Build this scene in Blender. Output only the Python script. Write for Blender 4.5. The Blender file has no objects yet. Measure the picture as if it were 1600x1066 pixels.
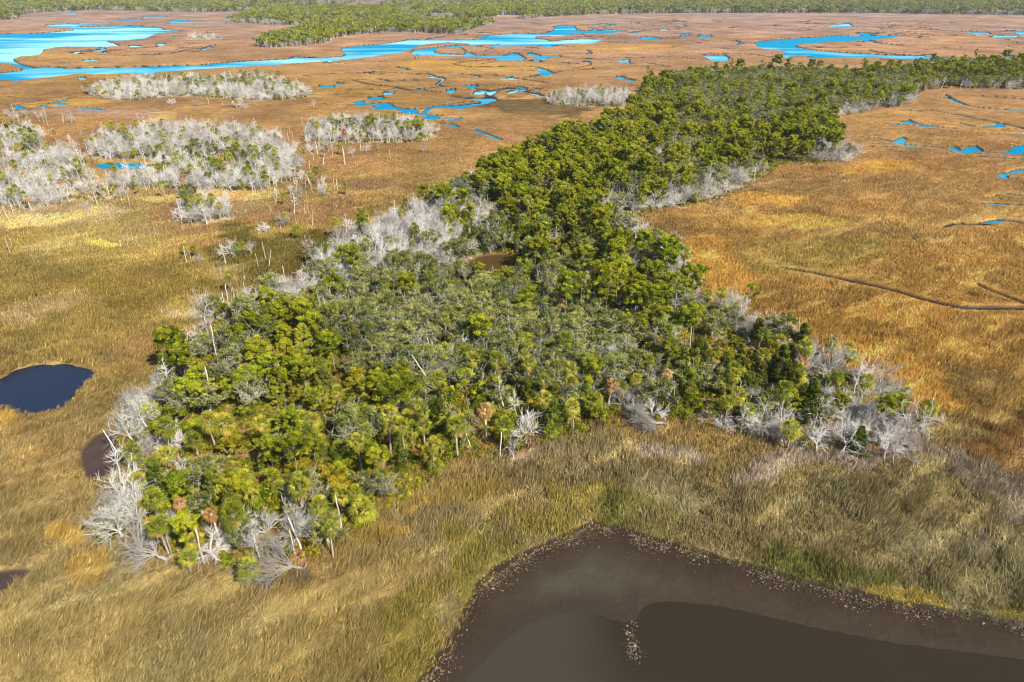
import bpy, math
import numpy as np
from mathutils import Vector, Matrix
rad = math.radians
SC = bpy.context.scene
COL = SC.collection
RNG = np.random.default_rng(7)

# ------------------------------------------------------------------ camera
H = 75.0                      # drone height, metres
F = 1067.0                    # focal length in photo pixels (1600 px wide)
PITCH = math.atan(563 / F)    # camera looks this far below the horizon
SP, CP = math.sin(PITCH), math.cos(PITCH)
cam = bpy.data.cameras.new("camera")
cam.sensor_width = 36.0
cam.lens = 36.0 * F / 1600
cam.clip_start = 1.0
cam.clip_end = 60000
cam_o = bpy.data.objects.new("camera", cam)
cam_o.location = (0, 0, H)
cam_o.rotation_euler = (math.pi / 2 - PITCH, 0, 0)
COL.objects.link(cam_o)
SC.camera = cam_o

# ------------------------------------------------------------------ light
SUN_EL, SUN_AZ = rad(43), rad(137)     # azimuth clockwise from +Y (behind the camera, to the right)
w = bpy.data.worlds.new("World")
SC.world = w
w.use_nodes = True
wn = w.node_tree
bg = wn.nodes["Background"]
sky = wn.nodes.new("ShaderNodeTexSky")
sky.sky_type = 'NISHITA'
sky.sun_disc = False
sky.sun_elevation = SUN_EL
sky.sun_rotation = SUN_AZ
sky.air_density = 1.0
sky.dust_density = 0.6
sky.ozone_density = 2.0
wn.links.new(sky.outputs[0], bg.inputs[0])
bg.inputs[1].default_value = 0.085
sun = bpy.data.lights.new("sun", 'SUN')
sun.energy = 4.8
sun.angle = rad(0.5)
sun.color = (1.0, 0.94, 0.84)
sun_o = bpy.data.objects.new("sun", sun)
sd = Vector((math.sin(SUN_AZ) * math.cos(SUN_EL), math.cos(SUN_AZ) * math.cos(SUN_EL), math.sin(SUN_EL)))
sun_o.rotation_euler = sd.to_track_quat('Z', 'Y').to_euler()
sun_o.location = (60, -60, 200)
COL.objects.link(sun_o)
SC.view_settings.view_transform = 'Standard'
SC.view_settings.look = 'None'
SC.view_settings.gamma = 1.0
SC.view_settings.exposure = 0.58
SC.cycles.filter_width = 1.05
SC.cycles.max_bounces = 6
SC.cycles.diffuse_bounces = 3
SC.cycles.glossy_bounces = 2
SC.cycles.transmission_bounces = 4

# ------------------------------------------------------------------ helpers
def gnd(px, py, z=0.0):
    """photo pixel -> point on the level z (arrays)"""
    px, py = np.asarray(px, float), np.asarray(py, float)
    a, b = (px - 800) / F, (533 - py) / F
    dy, dz = CP + b * SP, -SP + b * CP
    t = (z - H) / dz
    return a * t, dy * t

def pix(x, y, z=0.0):
    x, y = np.asarray(x, float), np.asarray(y, float)
    zc = y * CP - (z - H) * SP
    yc = y * SP + (z - H) * CP
    return 800 + F * x / zc, 533 - F * yc / zc

def poly_w(pts):
    p = np.array(pts, float)
    x, y = gnd(p[:, 0], p[:, 1])
    return np.stack([x, y], 1)

def h2(ix, iy, seed):
    n = (ix.astype(np.int64) * 374761393 + iy.astype(np.int64) * 668265263 + seed * 1442695041) & 0xFFFFFFFF
    n = ((n ^ (n >> 13)) * 1274126177) & 0xFFFFFFFF
    n = ((n ^ (n >> 16)) * 2246822519) & 0xFFFFFFFF
    return ((n ^ (n >> 15)) & 0xFFFFFF) / float(0xFFFFFF)

def vnoise(x, y, seed=0):
    x0, y0 = np.floor(x), np.floor(y)
    fx, fy = x - x0, y - y0
    fx, fy = fx * fx * (3 - 2 * fx), fy * fy * (3 - 2 * fy)
    a, b = h2(x0, y0, seed), h2(x0 + 1, y0, seed)
    c, d = h2(x0, y0 + 1, seed), h2(x0 + 1, y0 + 1, seed)
    return (a * (1 - fx) + b * fx) * (1 - fy) + (c * (1 - fx) + d * fx) * fy

def fbm(x, y, seed=0, o=3):
    s, amp, tot = 0, 1.0, 0
    for k in range(o):
        s = s + amp * vnoise(x * 2**k + 17.3 * k, y * 2**k - 9.1 * k, seed + k)
        tot += amp
        amp *= 0.5
    return s / tot

def rnoise(x, y, size, seed, o=3, grow=120.0, top=3):
    """noise whose grain coarsens by whole octaves with distance (no radial streaks)"""
    lv = np.clip(np.log2(np.maximum(y, 1) / grow), 0, top)
    out = 0
    for k in range(top + 1):
        wk = np.clip(1 - np.abs(lv - k), 0, 1)
        if wk.max() > 0:
            out = out + wk * fbm(x / (size * 2**k), y / (size * 2**k), seed + 13 * k, o)
    return out

def smooth(a, b, x):
    t = np.clip((x - a) / (b - a), 0, 1)
    return t * t * (3 - 2 * t)

def inside(x, y, P):
    r = np.zeros(x.shape, bool)
    n = len(P)
    for i in range(n):
        x1, y1 = P[i]
        x2, y2 = P[(i + 1) % n]
        if y1 == y2:
            continue
        c = ((y1 > y) != (y2 > y)) & (x < (x2 - x1) * (y - y1) / (y2 - y1) + x1)
        r ^= c
    return r

def seg_d(x, y, p, q):
    dx, dy = q[0] - p[0], q[1] - p[1]
    L = dx * dx + dy * dy + 1e-9
    t = np.clip(((x - p[0]) * dx + (y - p[1]) * dy) / L, 0, 1)
    return np.hypot(x - p[0] - t * dx, y - p[1] - t * dy)

def sd_poly(x, y, P, m=1e9):
    """signed distance, negative inside; only right within m of the outline's box"""
    out = np.full(x.shape, m)
    bb = (x > P[:, 0].min() - m) & (x < P[:, 0].max() + m) & (y > P[:, 1].min() - m) & (y < P[:, 1].max() + m)
    if not bb.any():
        return out
    xs, ys = x[bb], y[bb]
    d = np.full(xs.shape, 1e9)
    for i in range(len(P)):
        d = np.minimum(d, seg_d(xs, ys, P[i], P[(i + 1) % len(P)]))
    out[bb] = np.where(inside(xs, ys, P), -d, d)
    return out

def sd_line(x, y, P, hw, m=20.0):
    out = np.full(x.shape, m)
    for i in range(len(P) - 1):
        a, b = P[i], P[i + 1]
        bb = (x > min(a[0], b[0]) - m) & (x < max(a[0], b[0]) + m) & (y > min(a[1], b[1]) - m) & (y < max(a[1], b[1]) + m)
        if bb.any():
            w_ = hw * min(1, .35 + 2.6 * i / len(P)) * (.42 + .58 * abs(b[0] - a[0]) / (math.hypot(b[0] - a[0], b[1] - a[1]) + 1e-6))
            out[bb] = np.minimum(out[bb], seg_d(x[bb], y[bb], a, b) - w_)
    return out

def chaikin(P, closed, n=2):
    P = np.asarray(P, float)
    for _ in range(n):
        if closed:
            Q = np.roll(P, -1, 0)
            P = np.stack([P * .75 + Q * .25, P * .25 + Q * .75], 1).reshape(-1, 2)
        else:
            a, b = P[:-1], P[1:]
            P = np.concatenate([P[:1], np.stack([a * .75 + b * .25, a * .25 + b * .75], 1).reshape(-1, 2), P[-1:]])
    return P

def lin(c):
    c = np.asarray(c, float) / 255.0
    return np.where(c <= 0.04045, c / 12.92, ((c + 0.055) / 1.055) ** 2.4)

def new_mesh(name, V, T, mats, midx=None, attrs=None, smooth_sh=False):
    me = bpy.data.meshes.new(name)
    V = np.ascontiguousarray(V, np.float32)
    T = np.ascontiguousarray(T, np.int32)
    k = T.shape[1]
    me.vertices.add(len(V))
    me.vertices.foreach_set("co", V.ravel())
    me.loops.add(T.size)
    me.loops.foreach_set("vertex_index", T.ravel())
    me.polygons.add(len(T))
    me.polygons.foreach_set("loop_start", np.arange(0, T.size, k, dtype=np.int32))
    for m in mats:
        me.materials.append(m)
    if midx is not None:
        me.polygons.foreach_set("material_index", np.ascontiguousarray(midx, np.int32))
    me.polygons.foreach_set("use_smooth", np.full(len(T), smooth_sh, bool))
    for n, a in (attrs or {}).items():
        a = np.ascontiguousarray(a, np.float32)
        if a.ndim == 1:
            at = me.attributes.new(n, 'FLOAT', 'POINT')
            at.data.foreach_set("value", a)
        else:
            at = me.attributes.new(n, 'FLOAT_COLOR', 'POINT')
            at.data.foreach_set("color", np.concatenate([a, np.ones((len(a), 1), np.float32)], 1).ravel())
    me.update(calc_edges=True)
    return me

def add_obj(name, me, parent=None):
    o = bpy.data.objects.new(name, me)
    COL.objects.link(o)
    if parent is not None:
        o.parent = parent
    return o

# ------------------------------------------------------------------ materials
def mat(name):
    m = bpy.data.materials.new(name)
    m.use_nodes = True
    nt = m.node_tree
    nt.nodes.clear()
    out = nt.nodes.new("ShaderNodeOutputMaterial")
    return m, nt, out

def N(nt, kind, **kw):
    n = nt.nodes.new(kind)
    for k, v in kw.items():
        setattr(n, k, v)
    return n

def math_n(nt, op, a, b):
    n = N(nt, "ShaderNodeMath", operation=op)
    for i, v in enumerate((a, b)):
        if isinstance(v, (int, float)):
            n.inputs[i].default_value = v
        else:
            nt.links.new(v, n.inputs[i])
    return n.outputs[0]

def ramp_n(nt, fac, stops):
    r = N(nt, "ShaderNodeValToRGB")
    e = r.color_ramp.elements
    while len(e) < len(stops):
        e.new(0.5)
    for el, (p, c) in zip(e, stops):
        el.position = p
        el.color = (*c, 1)
    nt.links.new(fac, r.inputs[0])
    return r.outputs[0]

def mul_col(nt, a, f):
    n = N(nt, "ShaderNodeVectorMath", operation='SCALE')
    nt.links.new(a, n.inputs[0])
    nt.links.new(f, n.inputs['Scale'])
    return n.outputs[0]

def leaf_mat(name, cols, trans=0.28, vary=0.5, hue=0.03):
    m, nt, out = mat(name)
    at = N(nt, "ShaderNodeAttribute", attribute_name="tint")
    oi = N(nt, "ShaderNodeObjectInfo")
    f = math_n(nt, 'ADD', at.outputs['Fac'], math_n(nt, 'MULTIPLY', math_n(nt, 'SUBTRACT', oi.outputs['Random'], 0.5), vary))
    c = ramp_n(nt, f, [(i / (len(cols) - 1), k) for i, k in enumerate(cols)])
    hs = N(nt, "ShaderNodeHueSaturation")
    r2 = math_n(nt, 'FRACT', math_n(nt, 'MULTIPLY', oi.outputs['Random'], 37.7), 0)
    nt.links.new(math_n(nt, 'ADD', 0.5 - hue / 2, math_n(nt, 'MULTIPLY', r2, hue)), hs.inputs['Hue'])
    nt.links.new(c, hs.inputs['Color'])
    d, t = N(nt, "ShaderNodeBsdfDiffuse"), N(nt, "ShaderNodeBsdfTranslucent")
    nt.links.new(hs.outputs[0], d.inputs[0])
    nt.links.new(hs.outputs[0], t.inputs[0])
    mx = N(nt, "ShaderNodeMixShader")
    mx.inputs[0].default_value = trans
    nt.links.new(d.outputs[0], mx.inputs[1])
    nt.links.new(t.outputs[0], mx.inputs[2])
    nt.links.new(mx.outputs[0], out.inputs[0])
    return m

def bark_mat(name, a, b, scale=3.0, rand=0.3):
    m, nt, out = mat(name)
    tc = N(nt, "ShaderNodeTexCoord")
    mp = N(nt, "ShaderNodeMapping")
    mp.inputs['Scale'].default_value = (1, 1, 0.25)
    nt.links.new(tc.outputs['Object'], mp.inputs[0])
    no = N(nt, "ShaderNodeTexNoise")
    no.inputs['Scale'].default_value = scale
    no.inputs['Detail'].default_value = 4
    nt.links.new(mp.outputs[0], no.inputs['Vector'])
    oi = N(nt, "ShaderNodeObjectInfo")
    f = math_n(nt, 'ADD', no.outputs['Fac'], math_n(nt, 'MULTIPLY', math_n(nt, 'SUBTRACT', oi.outputs['Random'], 0.5), rand))
    c = ramp_n(nt, f, [(0.3, a), (0.7, b)])
    d = N(nt, "ShaderNodeBsdfPrincipled")
    d.inputs['Roughness'].default_value = 0.9
    d.inputs['Specular IOR Level'].default_value = 0.15
    nt.links.new(c, d.inputs['Base Color'])
    nt.links.new(d.outputs[0], out.inputs[0])
    return m

M_PINE = leaf_mat("pine_needles", [(.065, .082, .007), (.300, .330, .018), (.600, .570, .045)], .27, .4, .03)
M_OAK = leaf_mat("oak_leaves", [(.036, .050, .008), (.165, .195, .036), (.540, .520, .160)], .24, .4, .03)
M_CEDAR = leaf_mat("cedar_leaves", [(.030, .042, .006), (.125, .148, .020), (.290, .290, .040)], .2, .5, .04)
M_PALM = leaf_mat("palm_fronds", [(.055, .075, .010), (.235, .270, .028), (.660, .540, .075)], .24, .35, .02)
M_SHRUB = leaf_mat("shrub_leaves", [(.070, .080, .006), (.285, .290, .020), (.580, .500, .036)], .26, .55, .06)
M_BROWN = leaf_mat("dry_fronds", [(.24, .12, .035), (.50, .28, .10), (.74, .52, .24)], .2, .4, .02)
M_MOSS = leaf_mat("grey_twigs", [(.27, .24, .21), (.43, .40, .36), (.58, .55, .50)], .1, .35, .02)
M_BARK = bark_mat("pine_bark", (.16, .11, .08), (.36, .29, .23))
M_OBARK = bark_mat("oak_bark", (.26, .24, .20), (.58, .54, .47))
M_PBARK = bark_mat("palm_bark", (.24, .19, .14), (.48, .42, .34), 5)
M_GREY = bark_mat("weathered_wood", (.36, .33, .30), (.74, .70, .65), 4, .7)
M_ROOT = bark_mat("driftwood", (.22, .20, .175), (.46, .42, .375), 4, .4)
M_GREY2 = bark_mat("lichen_wood", (.36, .35, .29), (.72, .70, .61), 4, .7)
M_SNAG = bark_mat("bleached_trunk", (.45, .38, .29), (.78, .70, .58), 4, .4)
M_RED = bark_mat("dead_pine_wood", (.28, .17, .12), (.50, .36, .27), 4, .4)

# ------------------------------------------------------------------ tree shapes
class Geo:
    """collects triangles with a tint for one mesh"""
    def __init__(s):
        s.V, s.T, s.A, s.n = [], [], [], 0
    def add(s, V, T, a):
        V = np.asarray(V, float).reshape(-1, 3)
        s.V.append(V)
        s.T.append(np.asarray(T, int).reshape(-1, 3) + s.n)
        s.A.append(np.broadcast_to(np.asarray(a, float), (len(V),)).copy())
        s.n += len(V)
    def tube(s, P, R, k=5, a=0.5):
        P = np.asarray(P, float)
        R = np.asarray(R, float)
        D = np.gradient(P, axis=0)
        D /= np.linalg.norm(D, axis=1, keepdims=True) + 1e-9
        up = np.where(np.abs(D[:, 2:3]) > 0.9, np.array([[1., 0, 0]]), np.array([[0, 0, 1.]]))
        U = np.cross(D, up)
        U /= np.linalg.norm(U, axis=1, keepdims=True) + 1e-9
        W = np.cross(D, U)
        th = np.arange(k) * 2 * math.pi / k
        V = P[:, None] + R[:, None, None] * (np.cos(th)[None, :, None] * U[:, None] + np.sin(th)[None, :, None] * W[:, None])
        T = []
        for i in range(len(P) - 1):
            for j in range(k):
                a0, a1 = i * k + j, i * k + (j + 1) % k
                T += [(a0, a1, a0 + k), (a1, a1 + k, a0 + k)]
        c = (len(P) - 1) * k
        T += [(c, c + j, c + j + 1) for j in range(1, k - 1)]
        s.add(V, T, a)
    def leaves(s, C, Nn, size, tint, r, long=1.3, up=0.0):
        """one triangle leaf-spray per centre C facing about Nn"""
        n = len(C)
        Nn = Nn + r.normal(0, .85, (n, 3))
        Nn /= np.linalg.norm(Nn, axis=1, keepdims=True) + 1e-9
        t = r.normal(0, 1, (n, 3))
        t[:, 2] += up
        t -= Nn * (t * Nn).sum(1, keepdims=True)
        t /= np.linalg.norm(t, axis=1, keepdims=True) + 1e-9
        b = np.cross(Nn, t)
        sz = size * r.uniform(.6, 1.35, (n, 1))
        V = np.stack([C - t * sz * .5 * long - b * sz * .42, C - t * sz * .35 * long + b * sz * .42, C + t * sz * .75 * long], 1)
        T = np.arange(3 * n).reshape(n, 3)
        s.add(V, T, np.repeat(tint, 3))
    def puff(s, c, rx, rz, n, size, r, base=0.5, shell=.45, long=1.3, up=0.0):
        d = r.normal(0, 1, (n, 3))
        d /= np.linalg.norm(d, axis=1, keepdims=True)
        rr = shell + (1 - shell) * r.random((n, 1)) ** .7
        P = d * rr
        P[:, 2] *= rz
        P[:, :2] *= rx
        nn = d.copy()
        nn[:, 2] += .35
        tint = base + r.normal(0, .21, n)
        s.leaves(np.asarray(c) + P, nn, size, tint, r, long, up)
    def arrays(s):
        return np.concatenate(s.V), np.concatenate(s.T), np.concatenate(s.A)

def path(p0, p1, n, wob, r, sag=0.0):
    t = np.linspace(0, 1, n)[:, None]
    P = np.asarray(p0) * (1 - t) + np.asarray(p1) * t
    P[1:-1] += r.normal(0, wob, (n - 2, 3))
    P[:, 2] += sag * (t[:, 0] * (1 - t[:, 0])) * 4
    return P

def dirv(az, el):
    return np.array([math.cos(az) * math.cos(el), math.sin(az) * math.cos(el), math.sin(el)])

def make_pine(seed, h=13.0, cr=2.9, start=.5, dens=1.0, sparse=False):
    r = np.random.default_rng(seed)
    tr, cr_g = Geo(), Geo()
    top = np.array([r.normal(0, .5), r.normal(0, .5), h])
    P = path((0, 0, -.3), top, 7, .10, r)
    tr.tube(P, np.linspace(.20, .05, 7), 6)
    nb = int((11 if sparse else 19) * dens)
    for i in range(nb):
        f = start + (1 - start) * (i + .5) / nb
        f = min(f + r.normal(0, .02), .99)
        p = np.array([np.interp(f, np.linspace(0, 1, 7), P[:, k]) for k in range(3)])
        g = (f - start) / (1 - start)
        L = cr * (.30 + .85 * math.sin(math.pi * min(1, .18 + .74 * g)) ** .8) * r.uniform(.55, 1.15)
        az = i * 2.4 + r.normal(0, .5)
        q = p + dirv(az, rad(r.uniform(8, 40))) * L
        tr.tube(path(p, q, 4, .06, r), np.linspace(.07, .025, 4), 4)
        for k in range(2 if sparse else 4):
            c = p + (q - p) * r.uniform(.62, 1.12) + r.normal(0, .34, 3)
            rr = r.uniform(.42, .85) * cr / 2.9
            cr_g.puff(c, rr, rr * .72, int(105 * (rr / .75) ** 1.5), .22, r, .48 + r.normal(0, .20), .30, 1.7, .8)
    for k in range(6 if not sparse else 2):
        rr = r.uniform(.6, .95) * cr / 2.9
        cr_g.puff(top + r.normal(0, .55, 3) * (1, 1, .5), rr, rr * .75, 125, .22, r, .56 + r.normal(0, .14), .30, 1.7, .8)
    return dict(trunk=(tr, M_BARK), crown=(cr_g, M_PINE))

def make_oak(seed, h=8.5, cr=4.3, mossy=False):
    r = np.random.default_rng(seed)
    tr, cg = Geo(), Geo()
    fork = np.array([r.normal(0, .4), r.normal(0, .4), h * .28])
    tr.tube(path((0, 0, -.3), fork, 4, .08, r), np.linspace(.36, .28, 4), 6)
    nl = 8
    for i in range(nl):
        az = i * 2 * math.pi / nl + r.normal(0, .3)
        el = rad(r.uniform(18, 75))
        L = cr * r.uniform(.75, 1.1) * (1 if el < .8 else .9)
        q = fork + dirv(az, el) * L
        q[2] = min(q[2], h * .92)
        Pp = path(fork, q, 5, .25, r, .35)
        tr.tube(Pp, np.linspace(.20, .06, 5), 5)
        for k in range(5):
            f = r.uniform(.4, 1)
            p = np.array([np.interp(f, np.linspace(0, 1, 5), Pp[:, m]) for m in range(3)])
            q2 = p + dirv(r.uniform(0, 6.28), rad(r.uniform(0, 60))) * r.uniform(.9, 1.9)
            tr.tube(path(p, q2, 3, .1, r), np.array([.06, .045, .025]), 4)
            rr = r.uniform(.6, 1.25)
            tone = .5 + r.normal(0, .15)
            cg.puff(q2, rr, rr * .62, int(100 * rr ** 1.6), .21, r, tone, .15, 1.4)
            for _ in range(9 if mossy else 3):
                tr.tube(path(q2, q2 + r.normal(0, 1.0, 3) + (0, 0, .55), 3, .1, r), np.array([.06, .05, .03]), 3)
    for k in range(22):
        a, rr = r.uniform(0, 6.28), math.sqrt(r.random()) * cr * .85
        c = np.array([math.cos(a) * rr, math.sin(a) * rr, h * .60 + (h * .38) * math.sqrt(max(0, 1 - (rr / cr) ** 2)) + r.normal(0, .3)])
        s = r.uniform(.55, 1.15)
        cg.puff(c, s, s * .55, int(100 * s ** 1.6), .21, r, .52 + r.normal(0, .18), .15, 1.4)
    return dict(trunk=(tr, M_OBARK), crown=(cg, M_OAK))

def make_cedar(seed, h=8.0, cr=2.1):
    r = np.random.default_rng(seed)
    tr, cg = Geo(), Geo()
    tr.tube(path((0, 0, -.3), (r.normal(0, .2), r.normal(0, .2), h * .95), 5, .08, r), np.linspace(.2, .04, 5), 5)
    for i in range(44):
        f = (i + .5) / 44
        z = h * (.10 + .88 * f)
        rad_ = cr * (1.05 - f) ** .62 * r.uniform(.45, 1.05)
        az = i * 2.4 + r.normal(0, .3)
        c = np.array([math.cos(az) * rad_, math.sin(az) * rad_, z])
        tr.tube(path((0, 0, z - .3), c, 3, .05, r), np.array([.05, .035, .02]), 3)
        s = r.uniform(.5, .85) * (1.05 - .4 * f) * cr / 2.1
        cg.puff(c, s, s * .95, 105, .20, r, .5 + r.normal(0, .18), .35, 1.6, .9)
    return dict(trunk=(tr, M_OBARK), crown=(cg, M_CEDAR))

def make_shrub(seed, h=3.6, cr=2.1):
    r = np.random.default_rng(seed)
    tr, cg = Geo(), Geo()
    for i in range(7):
        q = dirv(i * .9 + r.normal(0, .2), rad(r.uniform(35, 80))) * r.uniform(.7, 1) * h * .8
        tr.tube(path((r.normal(0, .1), r.normal(0, .1), -.2), q, 4, .08, r), np.linspace(.07, .025, 4), 4)
    for i in range(30):
        a, rr = r.uniform(0, 6.28), math.sqrt(r.random()) * cr
        z = h * (.25 + .7 * math.sqrt(max(0, 1 - (rr / (cr * 1.1)) ** 2)) * r.uniform(.6, 1))
        s = r.uniform(.42, .78)
        cg.puff((math.cos(a) * rr, math.sin(a) * rr, z), s, s * .75, 90, .19, r, .5 + r.normal(0, .20), .35, 1.3)
    return dict(trunk=(tr, M_OBARK), crown=(cg, M_SHRUB))

def frond(g, c, d, r, petiole, fan, nseg, droop, wid, tint):
    d = d / np.linalg.norm(d)
    side = np.cross(d, (0, 0, 1.0))
    side /= np.linalg.norm(side) + 1e-6
    nup = np.cross(side, d)
    e = c + d * petiole + np.array([0, 0, -droop * petiole * .25])
    g.add([c + side * .035, c - side * .035, e], [(0, 1, 2)], tint)
    V, T, A = [], [], []
    for k in range(nseg):
        a = (k / (nseg - 1) - .5) * rad(165)
        sd_ = d * math.cos(a) + side * math.sin(a) + nup * r.normal(0, .12)
        L = fan * (1 - .25 * abs(a) / 1.4) * r.uniform(.85, 1.1)
        m = e + sd_ * L * .55 + nup * .06
        tip = e + sd_ * L + np.array([0, 0, -droop * L * .55])
        pr = np.cross(sd_, nup)
        b = len(V)
        V += [e, m + pr * wid, m - pr * wid, tip]
        T += [(b, b + 1, b + 2), (b + 1, b + 3, b + 2)]
        A += [tint, tint + .03, tint - .03, tint + .10]
    g.add(np.array(V), T, np.array(A))

def make_palm(seed, h=6.0, lean=.3, full=1.0, skirt=True):
    r = np.random.default_rng(seed)
    tr, cg, sk = Geo(), Geo(), Geo()
    la = r.uniform(0, 6.28)
    top = np.array([math.cos(la) * lean * h * .3, math.sin(la) * lean * h * .3, h])
    P = path((0, 0, -.3), top, 7, .04, r)
    P[1:-1, :2] *= np.linspace(.4, .95, 5)[:, None]
    tr.tube(P, np.array([.25, .19, .17, .165, .165, .18, .21]) * 1.05, 7)
    n = int(30 * full)
    for i in range(n):
        f = (i + .5) / n
        el = rad(84 - 122 * f ** .95)
        az = i * 2.4 + r.normal(0, .2)
        frond(cg, top + (0, 0, .1), dirv(az, el), r, r.uniform(.85, 1.2), r.uniform(.95, 1.3), 10, .35 + .5 * f, .08, .62 - .28 * f + r.normal(0, .09) + (.35 if r.random() < .14 * f + .03 else 0))
    if skirt:
        for i in range(14):
            frond(sk, top - (0, 0, .05), dirv(i * 2.4 + r.normal(0, .2), rad(r.uniform(-80, -50))), r, r.uniform(.7, 1.1), r.uniform(.7, 1.0), 6, .8, .09, .5 + r.normal(0, .15))
    d = dict(trunk=(tr, M_PBARK), crown=(cg, M_PALM))
    if skirt:
        d['dry_skirt'] = (sk, M_BROWN)
    return d

def make_dead_palm(seed, h=6.0):
    r = np.random.default_rng(seed)
    tr, sk = Geo(), Geo()
    top = np.array([r.normal(0, .4), r.normal(0, .4), h])
    tr.tube(path((0, 0, -.3), top, 7, .04, r), np.array([.24, .19, .17, .165, .165, .18, .20]), 7)
    for i in range(26):
        f = i / 25
        frond(sk, top, dirv(i * 2.4 + r.normal(0, .2), rad(75 - 150 * f)), r, r.uniform(.5, .85), r.uniform(.75, 1.05), 8, .8, .085, .5 + r.normal(0, .17))
    return dict(trunk=(tr, M_SNAG), crown=(sk, M_BROWN))

def bough(g, p, d, L, R, depth, r, fan, wig, tw):
    n = 4 if depth > 0 else 3
    P = [np.asarray(p, float)]
    dd = d / np.linalg.norm(d)
    for i in range(n):
        dd = dd + r.normal(0, wig, 3)
        dd /= np.linalg.norm(dd)
        P.append(P[-1] + dd * L / n)
    P = np.array(P)
    g.tube(P, np.linspace(R, max(R * .45, .012), n + 1), {0: 3, 1: 4}.get(depth, 6), .5 + r.normal(0, .12))
    if depth == 0:
        return
    m = fan[depth - 1]
    for i in range(m):
        f = r.uniform(.25, 1.0)
        q = np.array([np.interp(f, np.linspace(0, 1, n + 1), P[:, k]) for k in range(3)])
        a = rad(r.uniform(25, 62))
        perp = np.cross(dd, r.normal(0, 1, 3))
        perp /= np.linalg.norm(perp) + 1e-6
        nd = dd * math.cos(a) + perp * math.sin(a)
        nd[2] += .12 if L > 0 else 0
        bough(g, q, nd, L * r.uniform(.42, .75), max(R * .5, tw), depth - 1, r, fan, wig, tw)

def make_dead(seed, kind='dome', h=6.5, m=None):
    r = np.random.default_rng(seed)
    tr, cg = Geo(), Geo()
    if kind == 'dome':         # low wide bare crown of fine twigs
        fork = np.array([r.normal(0, .3), r.normal(0, .3), h * .22])
        tr.tube(path((0, 0, -.3), fork, 3, .05, r), np.array([.24, .2, .17]), 6)
        for i in range(7):
            bough(cg, fork, dirv(i * .9 + r.normal(0, .2), rad(r.uniform(20, 78))), h * r.uniform(.5, .72), .09, 2, r, (9, 7), .16, .025)
    elif kind == 'tall':       # upright trunk, broken side limbs
        top = np.array([r.normal(0, .5), r.normal(0, .5), h])
        P = path((0, 0, -.3), top, 6, .15, r)
        tr.tube(P, np.linspace(.20, .04, 6), 6)
        for i in range(13):
            f = r.uniform(.35, .98)
            q = np.array([np.interp(f, np.linspace(0, 1, 6), P[:, k]) for k in range(3)])
            bough(cg, q, dirv(i * 2.4, rad(r.uniform(5, 55))), h * .26 * (1.35 - f), .06, 1, r, (6,), .14, .03)
    elif kind == 'limbs':      # few thick crooked limbs
        fork = np.array([r.normal(0, .5), r.normal(0, .5), h * .35])
        tr.tube(path((0, 0, -.3), fork, 4, .1, r), np.linspace(.19, .13, 4), 6)
        for i in range(6):
            bough(cg, fork, dirv(i * 1.26 + r.normal(0, .3), rad(r.uniform(25, 75))), h * r.uniform(.45, .7), .085, 2, r, (6, 5), .2, .026)
    elif kind == 'fan':        # fallen: everything sprays out sideways from a lifted root plate
        fork = np.array([-1.6, 0, .9])
        tr.tube(path((0, 0, .35), fork, 4, .05, r), np.array([.3, .26, .22, .18]), 7)
        for i in range(8):
            a = r.uniform(0, 6.28)
            tr.tube(path((0, 0, .35), np.array([.55, math.cos(a) * .9, .45 + abs(math.sin(a)) * .8]), 3, .06, r), np.array([.12, .08, .03]), 4)
        for i in range(13):
            d = np.array([-1, (i / 12 - .5) * 2.6, r.uniform(-.02, .42)])
            bough(cg, fork + r.normal(0, .15, 3), d, h * r.uniform(.5, .8), .075, 2, r, (8, 6), .11, .022)
    mm = m or M_GREY
    return dict(trunk=(tr, mm), crown=(cg, mm))

def make_snag(seed, h=5.0, lean=.0):
    r = np.random.default_rng(seed)
    tr = Geo()
    P = path((0, 0, -.3), (lean * h, r.normal(0, .15), h), 6, .05, r)
    tr.tube(P, np.array([.18, .13, .115, .11, .105, .09]), 7)
    a = r.uniform(0, 6.28)
    tr.tube([P[-1] - (0, 0, .1), P[-1] + (math.cos(a) * .1, math.sin(a) * .1, .35)], [.07, .02], 4)
    return dict(trunk=(tr, M_SNAG))

PROTO = {}
def reg(kind, variants):
    PROTO[kind] = []
    for parts, look in variants:
        d = dict(look=look, parts={}, hgt=0)
        Vs, Ts, As, Ms, mats, off = [], [], [], [], [], 0
        for pn, (g, m) in parts.items():
            V, T, A = g.arrays()
            d['parts'][pn] = new_mesh(f"{kind}_{pn}", V, T, [m], None, {'tint': A}, pn == 'trunk')
            if m not in mats:
                mats.append(m)
            Vs.append(V); Ts.append(T + off); As.append(A)
            Ms.append(np.full(len(T), mats.index(m))); off += len(V)
            d['hgt'] = max(d['hgt'], V[:, 2].max())
        d['whole'] = new_mesh(kind, np.concatenate(Vs), np.concatenate(Ts), mats, np.concatenate(Ms), {'tint': np.concatenate(As)})
        PROTO[kind].append(d)

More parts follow.
